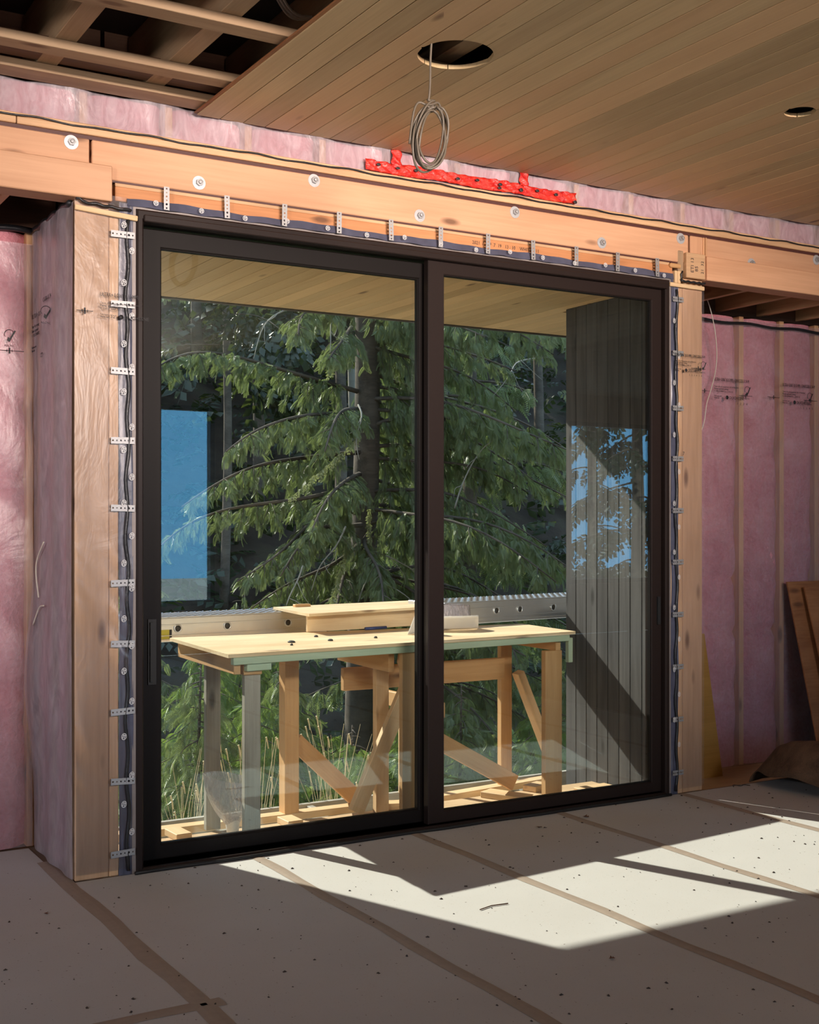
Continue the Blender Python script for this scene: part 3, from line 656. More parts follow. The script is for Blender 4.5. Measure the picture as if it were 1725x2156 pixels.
def sprays(name, P, D, Sz, kind, m, parent, **kw):
    """many flat needle sprays as one mesh: P positions, D directions, Sz lengths"""
    T, F = SPR[kind]; P = np.array(P); D = np.array(D); Sz = np.array(Sz); n = len(P)
    D = D/np.linalg.norm(D, axis=1)[:, None]; up = np.tile([0, 0, 1.], (n, 1))+rng.normal(0, .55, (n, 3))
    Yv = np.cross(up, D); Yv /= np.linalg.norm(Yv, axis=1)[:, None]+1e-9; Zv = np.cross(D, Yv)
    V = P[:, None, :]+Sz[:, None, None]*(T[None, :, 0:1]*D[:, None, :]+T[None, :, 1:2]*Yv[:, None, :]+T[None, :, 2:3]*Zv[:, None, :])
    FF = F[None]+(np.arange(n)*len(T))[:, None, None]; FF = FF.reshape(-1, 3)
    me = bpy.data.meshes.new(name); me.vertices.add(n*len(T)); me.vertices.foreach_set('co', V.reshape(-1).astype(np.float32))
    me.loops.add(FF.size); me.loops.foreach_set('vertex_index', FF.reshape(-1).astype(np.int32))
    me.polygons.add(len(FF)); me.polygons.foreach_set('loop_start', np.arange(0, FF.size, 3, dtype=np.int32))
    me.update(calc_edges=True); me.validate(); me.materials.append(M[m])
    return add(name, me, parent, kind='stuff', **kw)
def joined(name, tubes, m, parent, **kw):
    V, F = [], []
    for pts, r, tp in tubes:
        v, f = tubedata(pts, r, 5, tp); b = len(V); V += v; F += [tuple(b+i for i in q) for q in f]
    return add(name, mesh(name, V, F, m, True), parent, kind='stuff', **kw)
def branch_sprays(curve, step, twig, size, P, D, S, tubes, hang=.55):
    acc = 0
    n = len(curve); L = sum((curve[i+1]-curve[i]).length for i in range(n-1)); side = 1; s0 = 0
    for i in range(n-1):
        a, b = curve[i], curve[i+1]; seg = (b-a).length; d = (b-a)/seg; acc += seg; s0 += seg
        while acc > step:
            acc -= step; f = s0/L
            if f < .16: continue
            side = -side; lat = d.cross(Vector((0, 0, 1))).normalized()*side
            tl = twig*(1.15-f*.75)*random.uniform(.5, 1.3)
            td = (d*random.uniform(.25, .9)+lat*random.uniform(.2, 1)+Vector((0, 0, random.uniform(-hang*1.5, .15)))).normalized()
            p = Vector(a)
            k = max(2, int(tl/(size*.42)))
            tw = [p.copy()]
            for j in range(k):
                td = (td+Vector((random.gauss(0, .12), random.gauss(0, .12), -.20*hang*1.6))).normalized(); p = p+td*tl/k; tw.append(p.copy())
                for _ in range(2):
                    dd = td+Vector((random.gauss(0, .45), random.gauss(0, .45), random.gauss(-.30, .3)))
                    P.append(tuple(p-td*size*.3)); D.append(tuple(dd)); S.append(size*random.uniform(.65, 1.25))
            if tubes is not None and random.random() < .6: tubes.append((tw, .006, .7))
def arc(p0, p1, sag, n=14, jit=.05):
    p0, p1 = Vector(p0), Vector(p1); out = []; L = (p1-p0).length
    o = [Vector((random.gauss(0, jit), random.gauss(0, jit), random.gauss(0, jit)))*L for _ in range(3)]
    for i in range(n+1):
        t = i/n; out.append(p0.lerp(p1, t)+Vector((0, 0, sag*L*4*t*(1-t)))+o[0]*math.sin(PI*t)+o[1]*math.sin(2*PI*t)*.5)
    return out
def trunk_pts(x, y, z0, z1, lean=.02, n=16): return [(x+lean*(z-z0)+.04*math.sin(z*.7), y+.03*math.sin(z*.9+1), z) for z in [z0+(z1-z0)*i/n for i in range(n+1)]]

# the big cedar whose boughs fill the panes
tr = empty('cedar_tree', (6.85, 7, -1.8), label='big drooping cedar whose boughs fill most of the glass door', cat='tree')
tube('trunk', trunk_pts(6.80, 7, -2.2, 8.5, .012), .175, 'bark', tr, 14, .35)
P, D, S, tubes = [], [], [], []
spec = [((6.75, 6.95, 3.15), (4.05, 6.2, 3.13), .07), ((6.75, 6.9, 2.80), (4.75, 6, 2.35), .06), ((6.75, 6.9, 2.45), (4.40, 6.3, 1.80), .05),
        ((6.75, 6.9, 1.75), (4.87, 6.0, 1.05), .05), ((6.75, 6.85, 1.62), (5.25, 5.8, 1.10), .09), ((6.8, 6.8, 1.5), (6.1, 5.2, .75), .08),
        ((6.75, 6.9, 2.2), (5.5, 5.6, 1.55), .08), ((6.75, 6.9, 2.95), (5.6, 5.5, 2.35), .08), ((6.75, 7, 4.5), (4.1, 6.1, 3.95), .05), ((6.75, 6.9, 2.1), (4.15, 6.4, 1.35), .04), ((6.75, 6.9, 1.2), (5.6, 5.6, .45), .06), ((6.75, 6.9, .9), (4.9, 6.2, .2), .05), ((6.75, 6.9, 1.4), (5.2, 6.4, .75), .06), ((6.75, 7, 4.4), (4.9, 5.6, 3.85), .06),
        ((6.75, 7, 4.2), (5.5, 5.9, 3.55), .05), ((6.75, 7.1, 3.9), (5.9, 6.0, 3.35), .05)]
for p0, p1, sag in spec:
    cv = arc(p0, p1, sag, 18, .03); tubes.append((cv, .030, .75)); branch_sprays(cv, .036, .42, .13, P, D, S, tubes)
for i in range(46):                                     # the right hand side and the near side are dense
    z = 4.6-5.0*i/46+random.uniform(-.15, .15); a = random.uniform(-1.35, .75); L = random.uniform(1.7, 3.0)
    if z < .4: L *= .8
    dirv = Vector((math.cos(a), math.sin(a), 0)); p0 = Vector((6.82, 7, z)); p1 = p0+dirv*L+Vector((0, 0, -random.uniform(.35, .95)))
    cv = arc(p0, p1, .08, 14, .03); tubes.append((cv, .026, .75)); branch_sprays(cv, .047, .50, .135, P, D, S, tubes)
sprays('foliage', P, D, S, 'fine', 'leaf', tr)
joined('branches', tubes, 'bark', tr)
dead = []
for p0, p1 in (((6.9, 6.7, 1.1), (6.1, 5.9, .55)), ((6.6, 6.6, 1.35), (7.4, 6.0, .95)), ((6.2, 6.2, 1.6), (5.6, 5.8, .95)), ((6.3, 6.1, 2.9), (6.15, 5.8, 2.3)), ((5.6, 6.2, 3.9), (5.05, 6.0, 3.3)), ((8.9, 6.2, 3.6), (7.9, 6.0, 3.0)), ((7.4, 5.9, 1.8), (7.9, 5.7, 2.6)), ((5.5, 5.8, 1.2), (5.2, 5.6, .65)), ((6.6, 6.3, 1.0), (6.9, 5.9, .75)), ((6.5, 6.6, 3.95), (6.0, 6.2, 3.2))):
    cv = arc(p0, p1, .06, 10, .05); dead.append((cv, .011, .7))
    for j in (3, 6): dead.append((arc(cv[j], cv[j]+Vector((random.uniform(-.3, .3), -.1, random.uniform(-.35, -.1))), .05, 6, .08), .005, .6))
joined('bare_branches', dead, 'twig', tr, label='pale dead branches')
P2, D2, S2 = [], [], []
for pts, r, tpp in (tubes[1], tubes[0], tubes[2], tubes[5]): pass
for p0, p1 in (((6.35, 6.5, 3.75), (6.0, 6.2, 3.25)), ((6.5, 6.4, 2.6), (5.5, 6.1, 1.9)), ((6.7, 6.6, 1.8), (6.65, 6.4, .8)), ((6.3, 6.3, 1.5), (5.9, 6.0, .7))):
    for t in np.linspace(0, 1, 46):
        c = Vector(p0).lerp(Vector(p1), float(t)); P2.append(tuple(c)); D2.append((random.gauss(0, .25), random.gauss(0, .25), -1)); S2.append(random.uniform(.06, .14))
sprays('lichen', P2, D2, S2, 'coarse', 'lichen', tr, label='pale hanging lichen')

# a second cedar at the right, behind the first
def conifer(name, x, y, h, r, nb, reach, size, kind, m, label, zlow=.0, step=.09, twig=.5, group=None, trunkm='bark', z=None):
    zb = gz(x, y) if z is None else z
    t_ = empty(name, (x, y, zb), label=label, cat='tree', group=group)
    tube('trunk', trunk_pts(x, y, zb-.2, zb+h, .01), r, trunkm, t_, 10, .8)
    P, D, S, tb = [], [], [], []
    for i in range(nb):
        f = (i+.5)/nb; zz = zb+h*(zlow+(1-zlow)*f); L = reach*(1.05-f)*random.uniform(.7, 1.15); a = i*2.4+random.uniform(-.4, .4)
        p0 = Vector((x, y, zz)); p1 = p0+Vector((math.cos(a)*L, math.sin(a)*L, -L*random.uniform(.15, .4)))
        cv = arc(p0, p1, .07, 8, .02); tb.append((cv, max(.008, r*.14), .7)); branch_sprays(cv, step, twig, size, P, D, S, None)
    sprays('foliage', P, D, S, kind, m, t_); joined('branches', tb, 'bark', t_)
    return t_
conifer('cedar_tree', 9.3, 8.6, 9, .17, 38, 2.9, .25, 'mid', 'leaf', 'second cedar standing right of the big cedar, behind its boughs', .05, .085, .6)
# young trees and bushes lit below the deck level
young = [(4.6, 6.0, 2.0, 1.0, 'leafbright', 'bright young conifer at the far left below the deck'), (5.0, 5.2, 1.5, .9, 'leaf', 'low green conifer behind the middle legs of the workbench'),
         (5.9, 8.3, 2.6, 1.1, 'leaf', 'taller young conifer behind the left table legs'), (6.0, 4.6, 1.35, .8, 'leafbright', 'leafy sapling in front of the big cedar trunk'), (7.7, 4.7, 1.5, .9, 'leafbright', 'bright sapling between the right table legs'),
         (8.6, 5.6, 1.9, 1.0, 'leaf', 'young cedar beside the dark cladding'), (4.9, 9.2, 3.4, 1.2, 'leaf', 'young conifer beside the left door stile, blue in the reflection'), (6.4, 8.6, 2.2, 1.3, 'leafbright', 'pale young conifer behind the big cedar trunk'),
         (3.85, 4.4, 1.5, .75, 'leaf', 'low bush just left of the front table leg'), (4.4, 4.5, 1.3, .75, 'leafbright', 'bright bush between the two left table legs'), (5.4, 7.2, 2.1, 1.2, 'leafbright', 'broad pale sapling left of the cedar trunk'),
         (6.9, 5.0, 1.5, .8, 'leaf', 'green bush right of the mullion'), (8.2, 7.4, 2.4, 1.3, 'leafbright', 'tall bright sapling under the right boughs'), (4.9, 3.6, 1.0, .6, 'leafbright', 'small fern bush in front of the cedar trunk')]
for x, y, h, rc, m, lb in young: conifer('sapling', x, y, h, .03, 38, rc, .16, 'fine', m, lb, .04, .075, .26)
# the dark wood on the slope
lab = 'dark conifer with a bare grey trunk in the shaded wood on the slope'
spots = [(8.4, 15, 15), (9.9, 17, 17), (11.2, 16, 15), (12.8, 18.5, 17), (10.2, 21, 18), (14.2, 17, 16), (15.8, 20, 18), (17.5, 18, 16), (12.5, 24, 20), (16.5, 25, 20), (19.5, 23, 19), (21.5, 27, 20), (9.2, 26, 20), (14, 29, 21), (18.3, 30, 22), (23, 21, 18)]
for i, (x, y, h) in enumerate(spots):
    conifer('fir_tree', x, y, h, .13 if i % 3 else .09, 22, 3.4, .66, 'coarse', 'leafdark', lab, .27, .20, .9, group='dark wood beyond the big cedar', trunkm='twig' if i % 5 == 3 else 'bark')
P, D, S = [], [], []
for _ in range(4300):
    x = random.uniform(.5, 24); y = 4.3+7*random.random()**1.4
    z = gz(x, y)+random.uniform(0, .35); a = random.uniform(0, 2*PI); P.append((x, y, z)); D.append((math.cos(a), math.sin(a), random.uniform(.1, 1.1))); S.append(random.uniform(.18, .5))
tag(sprays('undergrowth', P, D, S, 'mid', 'leafbright', None), 'green ferns and undergrowth covering the ground below the deck', 'undergrowth')
P, D, S = [], [], []
for _ in range(4200):
    x = random.uniform(4, 30); y = random.uniform(11.5, 30); a = random.uniform(0, 2*PI)
    P.append((x, y, gz(x, y)+random.uniform(0, .9))); D.append((math.cos(a), math.sin(a), random.uniform(-.2, .9))); S.append(random.uniform(.4, .9))
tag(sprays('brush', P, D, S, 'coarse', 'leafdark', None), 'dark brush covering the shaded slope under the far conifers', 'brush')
# trees behind the house, reflected in the right pane
for x, y, h in ((19.7, -17, 11), (24.0, -24, 13), (15.4, -26, 16)):
    conifer('fir_tree', x, y, h, .2, 26, 2.3, .5, 'coarse', 'leafdark', 'conifer behind the house, a silhouette reflected in the right pane', .1, .2, .9, group='conifers behind the house', z=-1.3)
def tuft(name, x, y, z, n, h, spread, m, label):
    tb = []
    for _ in range(n):
        a = random.uniform(0, 2*PI); l = random.uniform(.5, 1)*h; s = random.uniform(.1, 1)*spread; bx, by = x+random.gauss(0, .05), y+random.gauss(0, .05)
        tb.append(([(bx+math.cos(a)*s*t*t, by+math.sin(a)*s*t*t, z+l*t) for t in (0, .25, .5, .75, 1)], .0032, .5))
        if random.random() < .5: e = tb[-1][0][-1]; tb.append(([e, (e[0]+.01, e[1], e[2]-.035), (e[0]+.016, e[1], e[2]-.075)], .007, .4))
    V, F = [], []
    for pts, r, tp in tb:
        v, f = tubedata(pts, r, 4, tp); b = len(V); V += v; F += [tuple(b+i for i in q) for q in f]
    tag(add(name, mesh(name, V, F, m), None), label, 'grass', None, 'stuff')
tuft('dry_grass', 2.75, 1.75, -1.1, 46, 1.35, .28, 'stalk', 'tall dry grass at the deck edge left of the table legs')
tuft('dry_grass', 3.85, 1.85, -1.1, 46, 1.45, .34, 'stalk', 'straw coloured grass right of the grey table leg')
tuft('dry_grass', 3.15, 1.7, -1.1, 34, 1.4, .2, 'stalk', 'seed heads standing behind the clear bag')
tuft('green_stalk', 4.6, 2.0, -1.1, 5, 2.0, .25, 'leafbright', 'single green grass stalk before the dark cedar trunk')

# ================================================================== THINGS ON THE DECK
wbn = empty('workbench', (3.5, .6, -.073), label='site built workbench of lumber with plywood top on the deck', cat='workbench')
top = [(2.385, .20), (4.735, .405), (4.80, 1.05), (2.456, 1.245)]
V = [(x, y, z) for z in (.946, .964) for x, y in top]
add('tabletop', mesh('tabletop', [(a-3.5, b-.7, c-.955) for a, b, c in V], [(3, 2, 1, 0), (4, 5, 6, 7), (0, 1, 5, 4), (1, 2, 6, 5), (2, 3, 7, 6), (3, 0, 4, 7)], 'ply'), wbn, Matrix.Translation((3.5, .7, .955)))
strut('apron', (2.415, .222, .926), (4.69, .420, .926), .034, .037, 'green', wbn, label='pale green front apron')
strut('apron', (2.45, .24, .90), (2.51, 1.21, .90), .036, .088, 'orange', wbn); strut('apron', (4.63, .44, .895), (4.66, 1.02, .895), .036, .095, 'orange', wbn)
strut('apron', (2.56, 1.17, .885), (4.62, 1.0, .885), .036, .10, 'orange', wbn)
strut('cleat', (2.50, .251, .888), (2.64, .263, .888), .038, .038, 'green', wbn); strut('cleat', (4.705, .43, .925), (4.705, .43, .775), .032, .036, 'green', wbn, (0, 1, 0))
def leg(x0, x1, y0, y1, m, z1=.85, z0=-.073): return box('leg', x0, x1, y0, y1, z0, z1, m, wbn, .003)
leg(2.500, 2.588, .262, .300, 'grey', .845); box('packer', 2.497, 2.60, .270, .345, .846, .905, 'orange', wbn)
leg(2.528, 2.612, .86, .900, 'grey', .855); leg(3.045, 3.135, .95, 1.035, 'orange', .84, -.11); leg(3.47, 3.56, .335, .372, 'orange', .905)
leg(3.535, 3.62, .745, .79, 'pine', .835); leg(4.535, 4.66, .44, .485, 'orange', .85); leg(4.575, 4.66, .965, 1.01, 'orange', .835); leg(4.01, 4.05, 1.27, 1.31, 'pine', .84, -.11)
strut('rail', (3.42, .955, .695), (4.58, .955, .695), .04, .135, 'orange', wbn, label='deep lower rail'); strut('rail', (3.45, .42, .84), (3.50, 1.14, .84), .036, .10, 'orange', wbn)
strut('rail', (3.08, .90, .885), (3.08, 1.86, .885), .04, .07, 'orange', wbn); strut('rail', (3.9, .60, .52), (3.9, 1.32, .52), .038, .09, 'orange', wbn)
box('rail', 3.98, 4.08, .95, 1.4, .842, .90, 'orange', wbn)
strut('brace', (3.33, .62, -.015), (3.735, .62, .80), .04, .089, 'pine', wbn, label='long diagonal brace beside the mullion')
strut('brace', (3.14, 1.02, .345), (3.55, 1.02, -.04), .036, .10, 'orange', wbn); strut('brace', (3.80, .72, .40), (4.50, .72, .01), .038, .10, 'orange', wbn)
strut('brace', (4.66, .90, .67), (4.90, .90, .14), .07, .055, 'pine', wbn); strut('brace', (3.52, .44, .87), (3.70, .62, .70), .036, .07, 'pine', wbn)

def plank(label, p0, p1, wid, th, seed):
    p0, p1 = Vector(p0), Vector(p1); d = (p1-p0).normalized(); R = Matrix((d, Vector((0, 0, 1)).cross(d), (0, 0, 1))).transposed().to_4x4(); L = (p1-p0).length
    T = Matrix.Translation(p0) @ R
    root = bpy.data.objects.new('aluminium_plank', None); reg(root, None, T); tag(root, label, 'scaffold plank', 'aluminium scaffold planks')
    def bx(name, x0, x1, y0, y1, z0, z1, m, c=.003): return add(name, boxmesh(name, x1-x0, y1-y0, z1-z0, m, c), root, T @ Matrix.Translation(((x0+x1)/2, (y0+y1)/2, (z0+z1)/2)))
    side = bx('side_rail', 0, L, 0, .025, -th, 0, 'alu'); bx('side_rail', 0, L, wid-.025, wid, -th, 0, 'alu')
    bx('rail_lip', 0, L, -.010, .004, -th+.002, -th+.018, 'alu'); bx('rail_lip', 0, L, -.006, .002, -.045, -.037, 'alu', .001); bx('rail_lip', 0, L, -.006, .002, -.105, -.100, 'alu', .001)
    bx('deck_sheet', 0, L, .001, wid-.001, .0005, .006, 'alutread', .002); bx('end_cap', -.004, 0, 0, wid, -th, .004, 'alu', .001); bx('end_cap', L, L+.004, 0, wid, -th, .004, 'alu', .001)
    tv, tf = [], []
    for i in range(int(L/.028)):
        for j in range(int(wid/.03)):
            s = 1 if (i+j) % 2 else -1; cx, cy = .02+i*.028, .02+j*.03; b = len(tv)
            tv += [(cx-.011, cy-s*.006, .0062), (cx+.002, cy-.004, .0062), (cx+.011, cy+s*.006, .0062), (cx-.002, cy+.004, .0062), (cx, cy, .010)]
            tf += [(b, b+1, b+4), (b+1, b+2, b+4), (b+2, b+3, b+4), (b+3, b, b+4)]
    add('tread_pattern', mesh('tread_pattern', tv, tf, 'alutread'), root, T, kind='stuff')
    rg = lathe('rung_end', [(.026, 0), (.026, .006), (.019, .006), (.019, .003), (.002, .003)], 18, 'alu')
    pg = lathe('rung_plug', [(.0185, 0), (.0185, .0042)], 14, 'rubber')
    for x in seed:
        A = T @ Matrix.Translation((x, 0, -.062)) @ FACE_IN; r = add('rung_end', rg, side, A); add('rung_plug', pg, side, A)
    return root, T
pl, T = plank('bright aluminium scaffold plank behind the left end of the workbench', (.9, 1.28, 1.06), (3.62, 1.565, 1.06), .36, .14, (.45, 1.15, 1.69, 2.02, 2.45))
st = add('sticker', boxmesh('sticker', .24, .0012, .062, 'yellow', 0), pl, T @ Matrix.Translation((1.515, -.0015, -.098)), label='yellow printed sticker')
add('sticker_band', boxmesh('sticker_band', .016, .0014, .062, 'ink', 0), st, T @ Matrix.Translation((1.643, -.0018, -.098)))
plank('shaded aluminium scaffold plank lying on the right end of the workbench', (4.215, 1.075, 1.112), (6.2, 1.385, 1.112), .36, .14, (.45, .665, .985))
# panels on the bench
V = [(3.235, 1.025), (4.30, 1.13), (4.62, 1.74), (3.315, 1.71)]
add('plywood_sheet', mesh('plywood_sheet', [(x-3.8, y-1.4, z+(.012 if x > 4 else 0)) for z in (-.008, .008) for x, y in V], [(3, 2, 1, 0), (4, 5, 6, 7), (0, 1, 5, 4), (1, 2, 6, 5), (2, 3, 7, 6), (3, 0, 4, 7)], 'ply'), None, Matrix.Translation((3.8, 1.4, 1.078)),
    label='pale plywood sheet lying level behind the bench, above the beige panel', cat='plywood sheet')
strut('beige_panel', (3.29, 1.17, 1.0165), (4.17, 1.26, 1.0165), .018, .102, 'ply', None, label='beige board standing on edge on the workbench under the plywood', cat='board')
box('wood_offcut', 3.42, 3.53, 1.60, 1.64, 1.0865, 1.105, 'orange', None, label='small orange offcut on the back of the plywood sheet', cat='offcut')
tube('marker_pen', [(3.665, 1.12, .974), (3.745, 1.13, .974), (3.825, 1.14, .974)], .0095, 'bluepen', None, 10, label='blue marker pen lying on the bench top', cat='pen')
for i, (x, y, r, lb) in enumerate(((2.93, .62, .021, 'dark round cap on the bench top, leftmost'), (3.16, .60, .015, 'small dark washer on the bench top right of the round cap'), (3.20, .86, .012, 'little dark nut near the back of the bench top'), (3.46, .62, .010, 'tiny dark screw near the mullion on the bench'), (2.86, .47, .008, 'pale bent staple at the front of the bench top'))):
    add('hardware_piece', lathe('hardware_piece', [(r, 0), (r, .006), (r*.6, .011), (r*.55, .004)], 12, 'rubber'), None, Matrix.Translation((x, y, .9642)) @ Matrix.Rotation(.2*i, 4, 'X' if i > 9 else 'Z'), label=lb, cat='hardware')
# curled white sheets
def curl(u, v):
    a = -1.9+3.8*u; r = .17+.02*math.sin(3*a); x = 4.17+1.2*r*math.sin(a); y = .96-.75*r*math.cos(a)
    fl_ = .15*(1-abs(2*u-1)**3*.75)*v; return (x-.05*v, y-.10*v*(.5-abs(u-.5))-.05*v, .966+fl_*.62)
grid('white_sheet', curl, 30, 6, 'paper', None, .002, label='curled white plastic tray on the bench right of the mullion', cat='packaging')
def fin(u, v): return (3.725+.10*u+.06*v*(1-u*.3), .71+.05*u-.02*v, .9655+.16*v*(1-.35*u*u)+.02*math.sin(u*3)*v)
grid('white_sheet', fin, 8, 10, 'paper', None, .002, label='white curved sheet standing on the bench left of the mullion', cat='packaging')
def drape(u, v): return (4.10+.30*u, 1.055-.012*math.sin(u*5)-.02*(1-v), .985+.135*v*(1-.15*u)-.06*u*u*v*0)
grid('white_sheet', drape, 10, 8, 'bag', None, .0015, label='milky plastic sheet hanging over the end of the right plank', cat='packaging')
# lumber on the deck
strut('loose_lumber', (1.98, 1.02, -.080), (3.56, .975, -.080), .089, .040, 'pine', None, label='long pale stud lying behind the left table legs', cat='lumber')
strut('loose_lumber', (3.78, .90, -.080), (5.10, 1.06, -.080), .089, .040, 'pine', None, label='long orange stud lying behind the right table legs', cat='lumber')
def off(name, x, y, a, lx, ly, m, label, h=.037, z=-.0725):
    add(name, boxmesh(name, lx, ly, h, m, .003), None, Matrix.Translation((x, y, z+h/2)) @ Matrix.Rotation(a, 4, 'Z') @ (Matrix.Identity(4)), label=label, cat='offcut')
off('wood_offcut', 2.345, .805, 1.62, .17, .088, 'pine', 'short pale offcut at the far left of the deck'); off('wood_offcut', 2.985, .755, 1.58, .15, .092, 'pine', 'square pale offcut in the middle of the left pane')
off('wood_offcut', 4.42, .66, -1.15, .34, .12, 'pine', 'wide sunlit offcut at the foot of the right brace'); off('wood_offcut', 4.73, .80, .35, .16, .10, 'pine', 'small sunlit offcut behind the wide offcut')
off('wood_offcut', 3.76, .79, -.35, .30, .10, 'pine', 'sunlit board end just left of the mullion'); off('wood_offcut', 5.05, .62, .05, .26, .09, 'pine', 'thin pale strip at the right end of the deck', .02); off('wood_offcut', 5.04, .40, .1, .24, .10, 'alu', 'shiny metal sheet end by the cladding on the deck', .012)
cup = lathe('paper_cup', [(.030, 0), (.0375, .06), (.041, .095), (.0425, .097), (.039, .094), (.029, .004)], 20, 'white')
cu = add('paper_cup', cup, None, Matrix.Translation((2.612, .69, -.0728)), label='white and green paper cup behind the grey table leg', cat='cup')
add('printed_band', lathe('printed_band', [(.0352, 0), (.0385, .028), (.0382, .028), (.0349, 0)], 20, 'cupgreen'), cu, Matrix.Translation((2.612, .69, -.030)))
def bagf(u, v):
    a = 2*PI*u; r = .034+.09*math.sin(min(1, v*1.15)*PI*.62)*(1+.12*math.sin(a*3+v*5)+.08*math.sin(a*5)); return (2.612-.03*v+r*math.cos(a)*1.05, .69+r*.7*math.sin(a), -.012+.26*v-.03*math.cos(a+.6)*v)
bg_o = grid('clear_bag', bagf, 24, 14, 'bag', None, label='crumpled clear bag standing in the green and white cup', cat='bag')
tube('bag_tie', [(2.64, .62, .17), (2.665, .62, .20), (2.66, .64, .23)], .012, 'bluepen', bg_o, 6, label='blue scrap')

# ================================================================== THINGS INSIDE
# coil of cable through the big round opening
pts = [(2.655, -1.32, 3.80), (2.645, -1.315, 3.62), (2.639, -1.31, 3.5), (2.637, -1.31, 3.40), (2.632, -1.31, 3.335), (2.625, -1.31, 3.325)]
n = 0
for k in range(7):
    rx, rz, tilt = .068+.012*math.sin(k*2.1), .128+.012*math.cos(k*1.7), -.20+.07*math.sin(k*1.3); ox, oz = .004*math.sin(k*3), -.004*k
    for j in range(24):
        a = PI/2+2*PI*j/24+.15; x, z = rx*math.cos(a), rz*math.sin(a)
        pts.append((2.640+ox+x*math.cos(tilt)-z*math.sin(tilt)-.0, -1.31+.010*math.sin(k*1.9)+.012*math.sin(a*2+k), 3.190+oz+x*math.sin(tilt)+z*math.cos(tilt)))
pts += [(2.60, -1.30, 3.315), (2.572, -1.30, 3.29), (2.556, -1.30, 3.22), (2.546, -1.30, 3.14)]
tube('cable_coil', spline(pts, 3), .0048, 'cable', None, 8, label='grey cable coil hanging from the large round ceiling opening', cat='cable')
for i in range(3):
    tube('loose_cable', spline([(1.95, -1.12-.03*i, 3.86), (2.10, -.98-.03*i, 3.76-.01*i), (2.24, -.86-.02*i, 3.735), (2.40, -.80, 3.80), (2.5, -.7, 3.88)], 6), .006, 'lampwhite', None, 6, label='pale cable sagging between the joists at the ceiling edge, %s of three' % ('uppermost', 'middle', 'lowest')[i], cat='cable', group='pale cables above the ceiling edge')
cn = add('downlight_can', lathe('downlight_can', [(.066, 0), (.066, .12), (.06, .122), (.06, .002), (.066, 0)], 24, 'dark'), None, Matrix.Translation((4.571, -1.495, 3.575)), label='dark recessed light can in the small round ceiling opening', cat='light fitting')
tube('conduit', spline([(4.54, -1.50, 3.69), (4.565, -1.51, 3.62), (4.60, -1.49, 3.63), (4.60, -1.46, 3.69)], 6), .006, 'lampwhite', cn, 6); tube('conduit', spline([(4.58, -1.52, 3.69), (4.575, -1.52, 3.60), (4.56, -1.50, 3.66)], 6), .005, 'lampwhite', cn, 6)
tube('thin_wire', spline([(5.975, .60, 3.19), (6.03, .60, 3.10), (6.10, .62, 2.95), (6.15, .65, 2.79), (6.155, .67, 2.66), (6.12, .675, 2.54), (6.08, .675, 2.44), (6.06, .675, 2.33), (6.03, .675, 2.26), (5.96, .67, 2.24)], 6), .0035, 'wire', None, 6, label='thin pale wire hanging over the right pink wall', cat='wire')
tube('thin_wire', spline([(1.525, .40, 1.53), (1.52, .50, 1.45), (1.52, .53, 1.38), (1.52, .48, 1.26)], 6), .0035, 'wire', None, 6, label='curved pale wire poking from the left plastic, upper one', cat='wire')
tube('thin_wire', spline([(1.525, .40, 1.225), (1.52, .47, 1.21), (1.515, .57, 1.12)], 6), .0035, 'wire', None, 6, label='short pale wire poking from the left plastic, lower one', cat='wire')
# leaning sheets at the right
def lean(name, x0, x1, yt, zt, yb, zb, th, m, label):
    pt, pb = Vector(((x0+x1)/2, yt, zt)), Vector(((x0+x1)/2, yb, zb)); up = (pt-pb).normalized(); nr = Vector((1, 0, 0)).cross(up)
    R = Matrix(((1, 0, 0), up, nr)).transposed().to_4x4()
    return add(name, boxmesh(name, x1-x0, (pt-pb).length, th, m, .002), None, Matrix.Translation((pt+pb)/2) @ R, label=label, cat='plywood sheet')
lean('leaning_panel', 5.42, 6.07, .690, .87, .50, -.168, .012, 'honey', 'honey coloured board leaning behind the right post')
lean('leaning_panel', 6.855, 8.1, .675, 1.206, .335, -.160, .016, 'redply', 'reddish plywood sheet leaning on the right pink wall, rear one')
lean('leaning_panel', 6.97, 8.2, .62, 1.17, .235, -.160, .016, 'redply', 'lighter plywood sheet leaning in front of the rear sheet')
def matf(u, v):
    a = PI*v; x = 5.79+2.0*u; e = min(1, u*9+.25); y = -.32-.42*math.cos(a)*(.75+.25*e)-.05*math.sin(u*9)+.14*(1-v)*min(1, u*2)*-1
    z = (.02+.245*math.sin(a)**.65*e*(1+.10*math.sin(u*7+v*3))+.012*math.sin(u*31+v*17)) if 0 < v < 1 else .001
    return (x-.05*(1-e)*0+.04*math.sin(v*9), y, z)
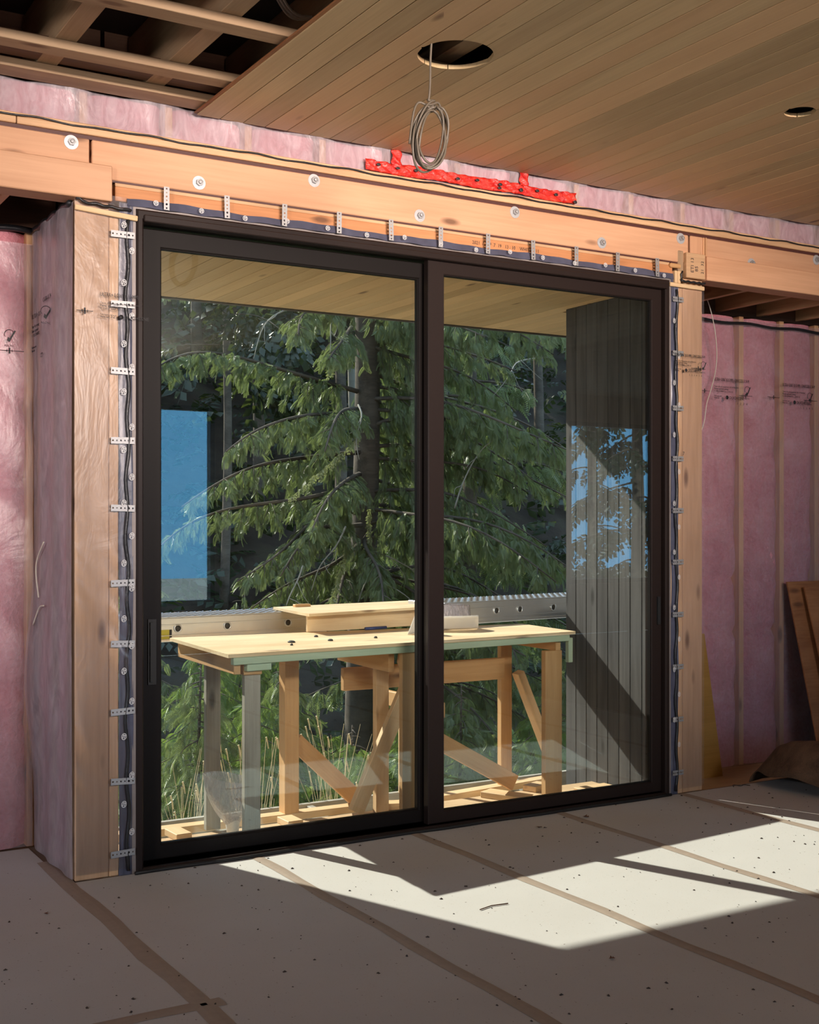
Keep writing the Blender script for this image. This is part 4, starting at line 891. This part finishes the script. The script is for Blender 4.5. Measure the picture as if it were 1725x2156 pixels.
grid('fibre_mat', matf, 40, 24, 'mat', None, .006, label='folded brown fibre mat heaped on the floor at the right edge', cat='mat')
# debris on the floor
V, F = [], []
for _ in range(620):
    x, y = random.uniform(.3, 6.0), -random.random()**1.1*4.2-.05; s = random.choice([.003, .004, .004, .006, .008]); a = random.uniform(0, PI); b = len(V)
    for dx, dy in ((-1, -.5), (1, -.5), (.8, .5), (-.8, .6)): V.append((x+s*(dx*math.cos(a)-dy*math.sin(a)), y+s*(dx*math.sin(a)+dy*math.cos(a)), .0012))
    V.append((x, y, .0012+s*.7)); F += [(b, b+1, b+4), (b+1, b+2, b+4), (b+2, b+3, b+4), (b+3, b, b+4)]
tag(add('floor_debris', mesh('floor_debris', V, F, 'chip')), 'tiny dark wood chips and dirt scattered over the floor paper', 'debris', None, 'stuff')
def leaf(x, y, s, a, lb):
    pts = [(0, 0), (.5, .28), (.2, .45), (.75, .6), (.35, .8), (0, 1.1), (-.3, .75), (-.7, .65), (-.25, .45), (-.5, .2)]
    V = [(px*s, py*s, .004+.35*s*abs(px)) for px, py in pts]+[(0, .5*s, .004)]; n = len(pts)
    add('dry_leaf', mesh('dry_leaf', V, [(i, (i+1) % n, n) for i in range(n)], 'leafdry'), None, Matrix.Translation((x, y, .0005)) @ Matrix.Rotation(a, 4, 'Z'), label=lb, cat='leaf')
leaf(4.336, -.22, .034, .6, 'dry brown leaf on the floor before the right door panel'); leaf(3.973, -.252, .026, 2.4, 'small curled brown leaf near the middle of the right panel'); leaf(3.004, -2.022, .022, 1.2, 'dark leaf scrap on the shaded floor beyond the sun patch'); leaf(1.33, -.42, .020, .3, 'dark crumpled leaf on the floor by the left post')
tube('bent_wire', spline([(5.60, -.05, .006), (5.63, -.02, .008), (5.66, -.05, .006), (5.70, -.04, .006), (5.72, -.07, .005)], 6), .003, 'chip', None, 6, label='bent wire scrap on the floor beside the brown mat', cat='wire')
tube('sawdust_sliver', [(2.9, -1.28, .004), (2.97, -1.26, .004), (3.05, -1.27, .004)], .0025, 'leafdry', None, 5, label='thin wood sliver lying in the sun patch', cat='wood chip')
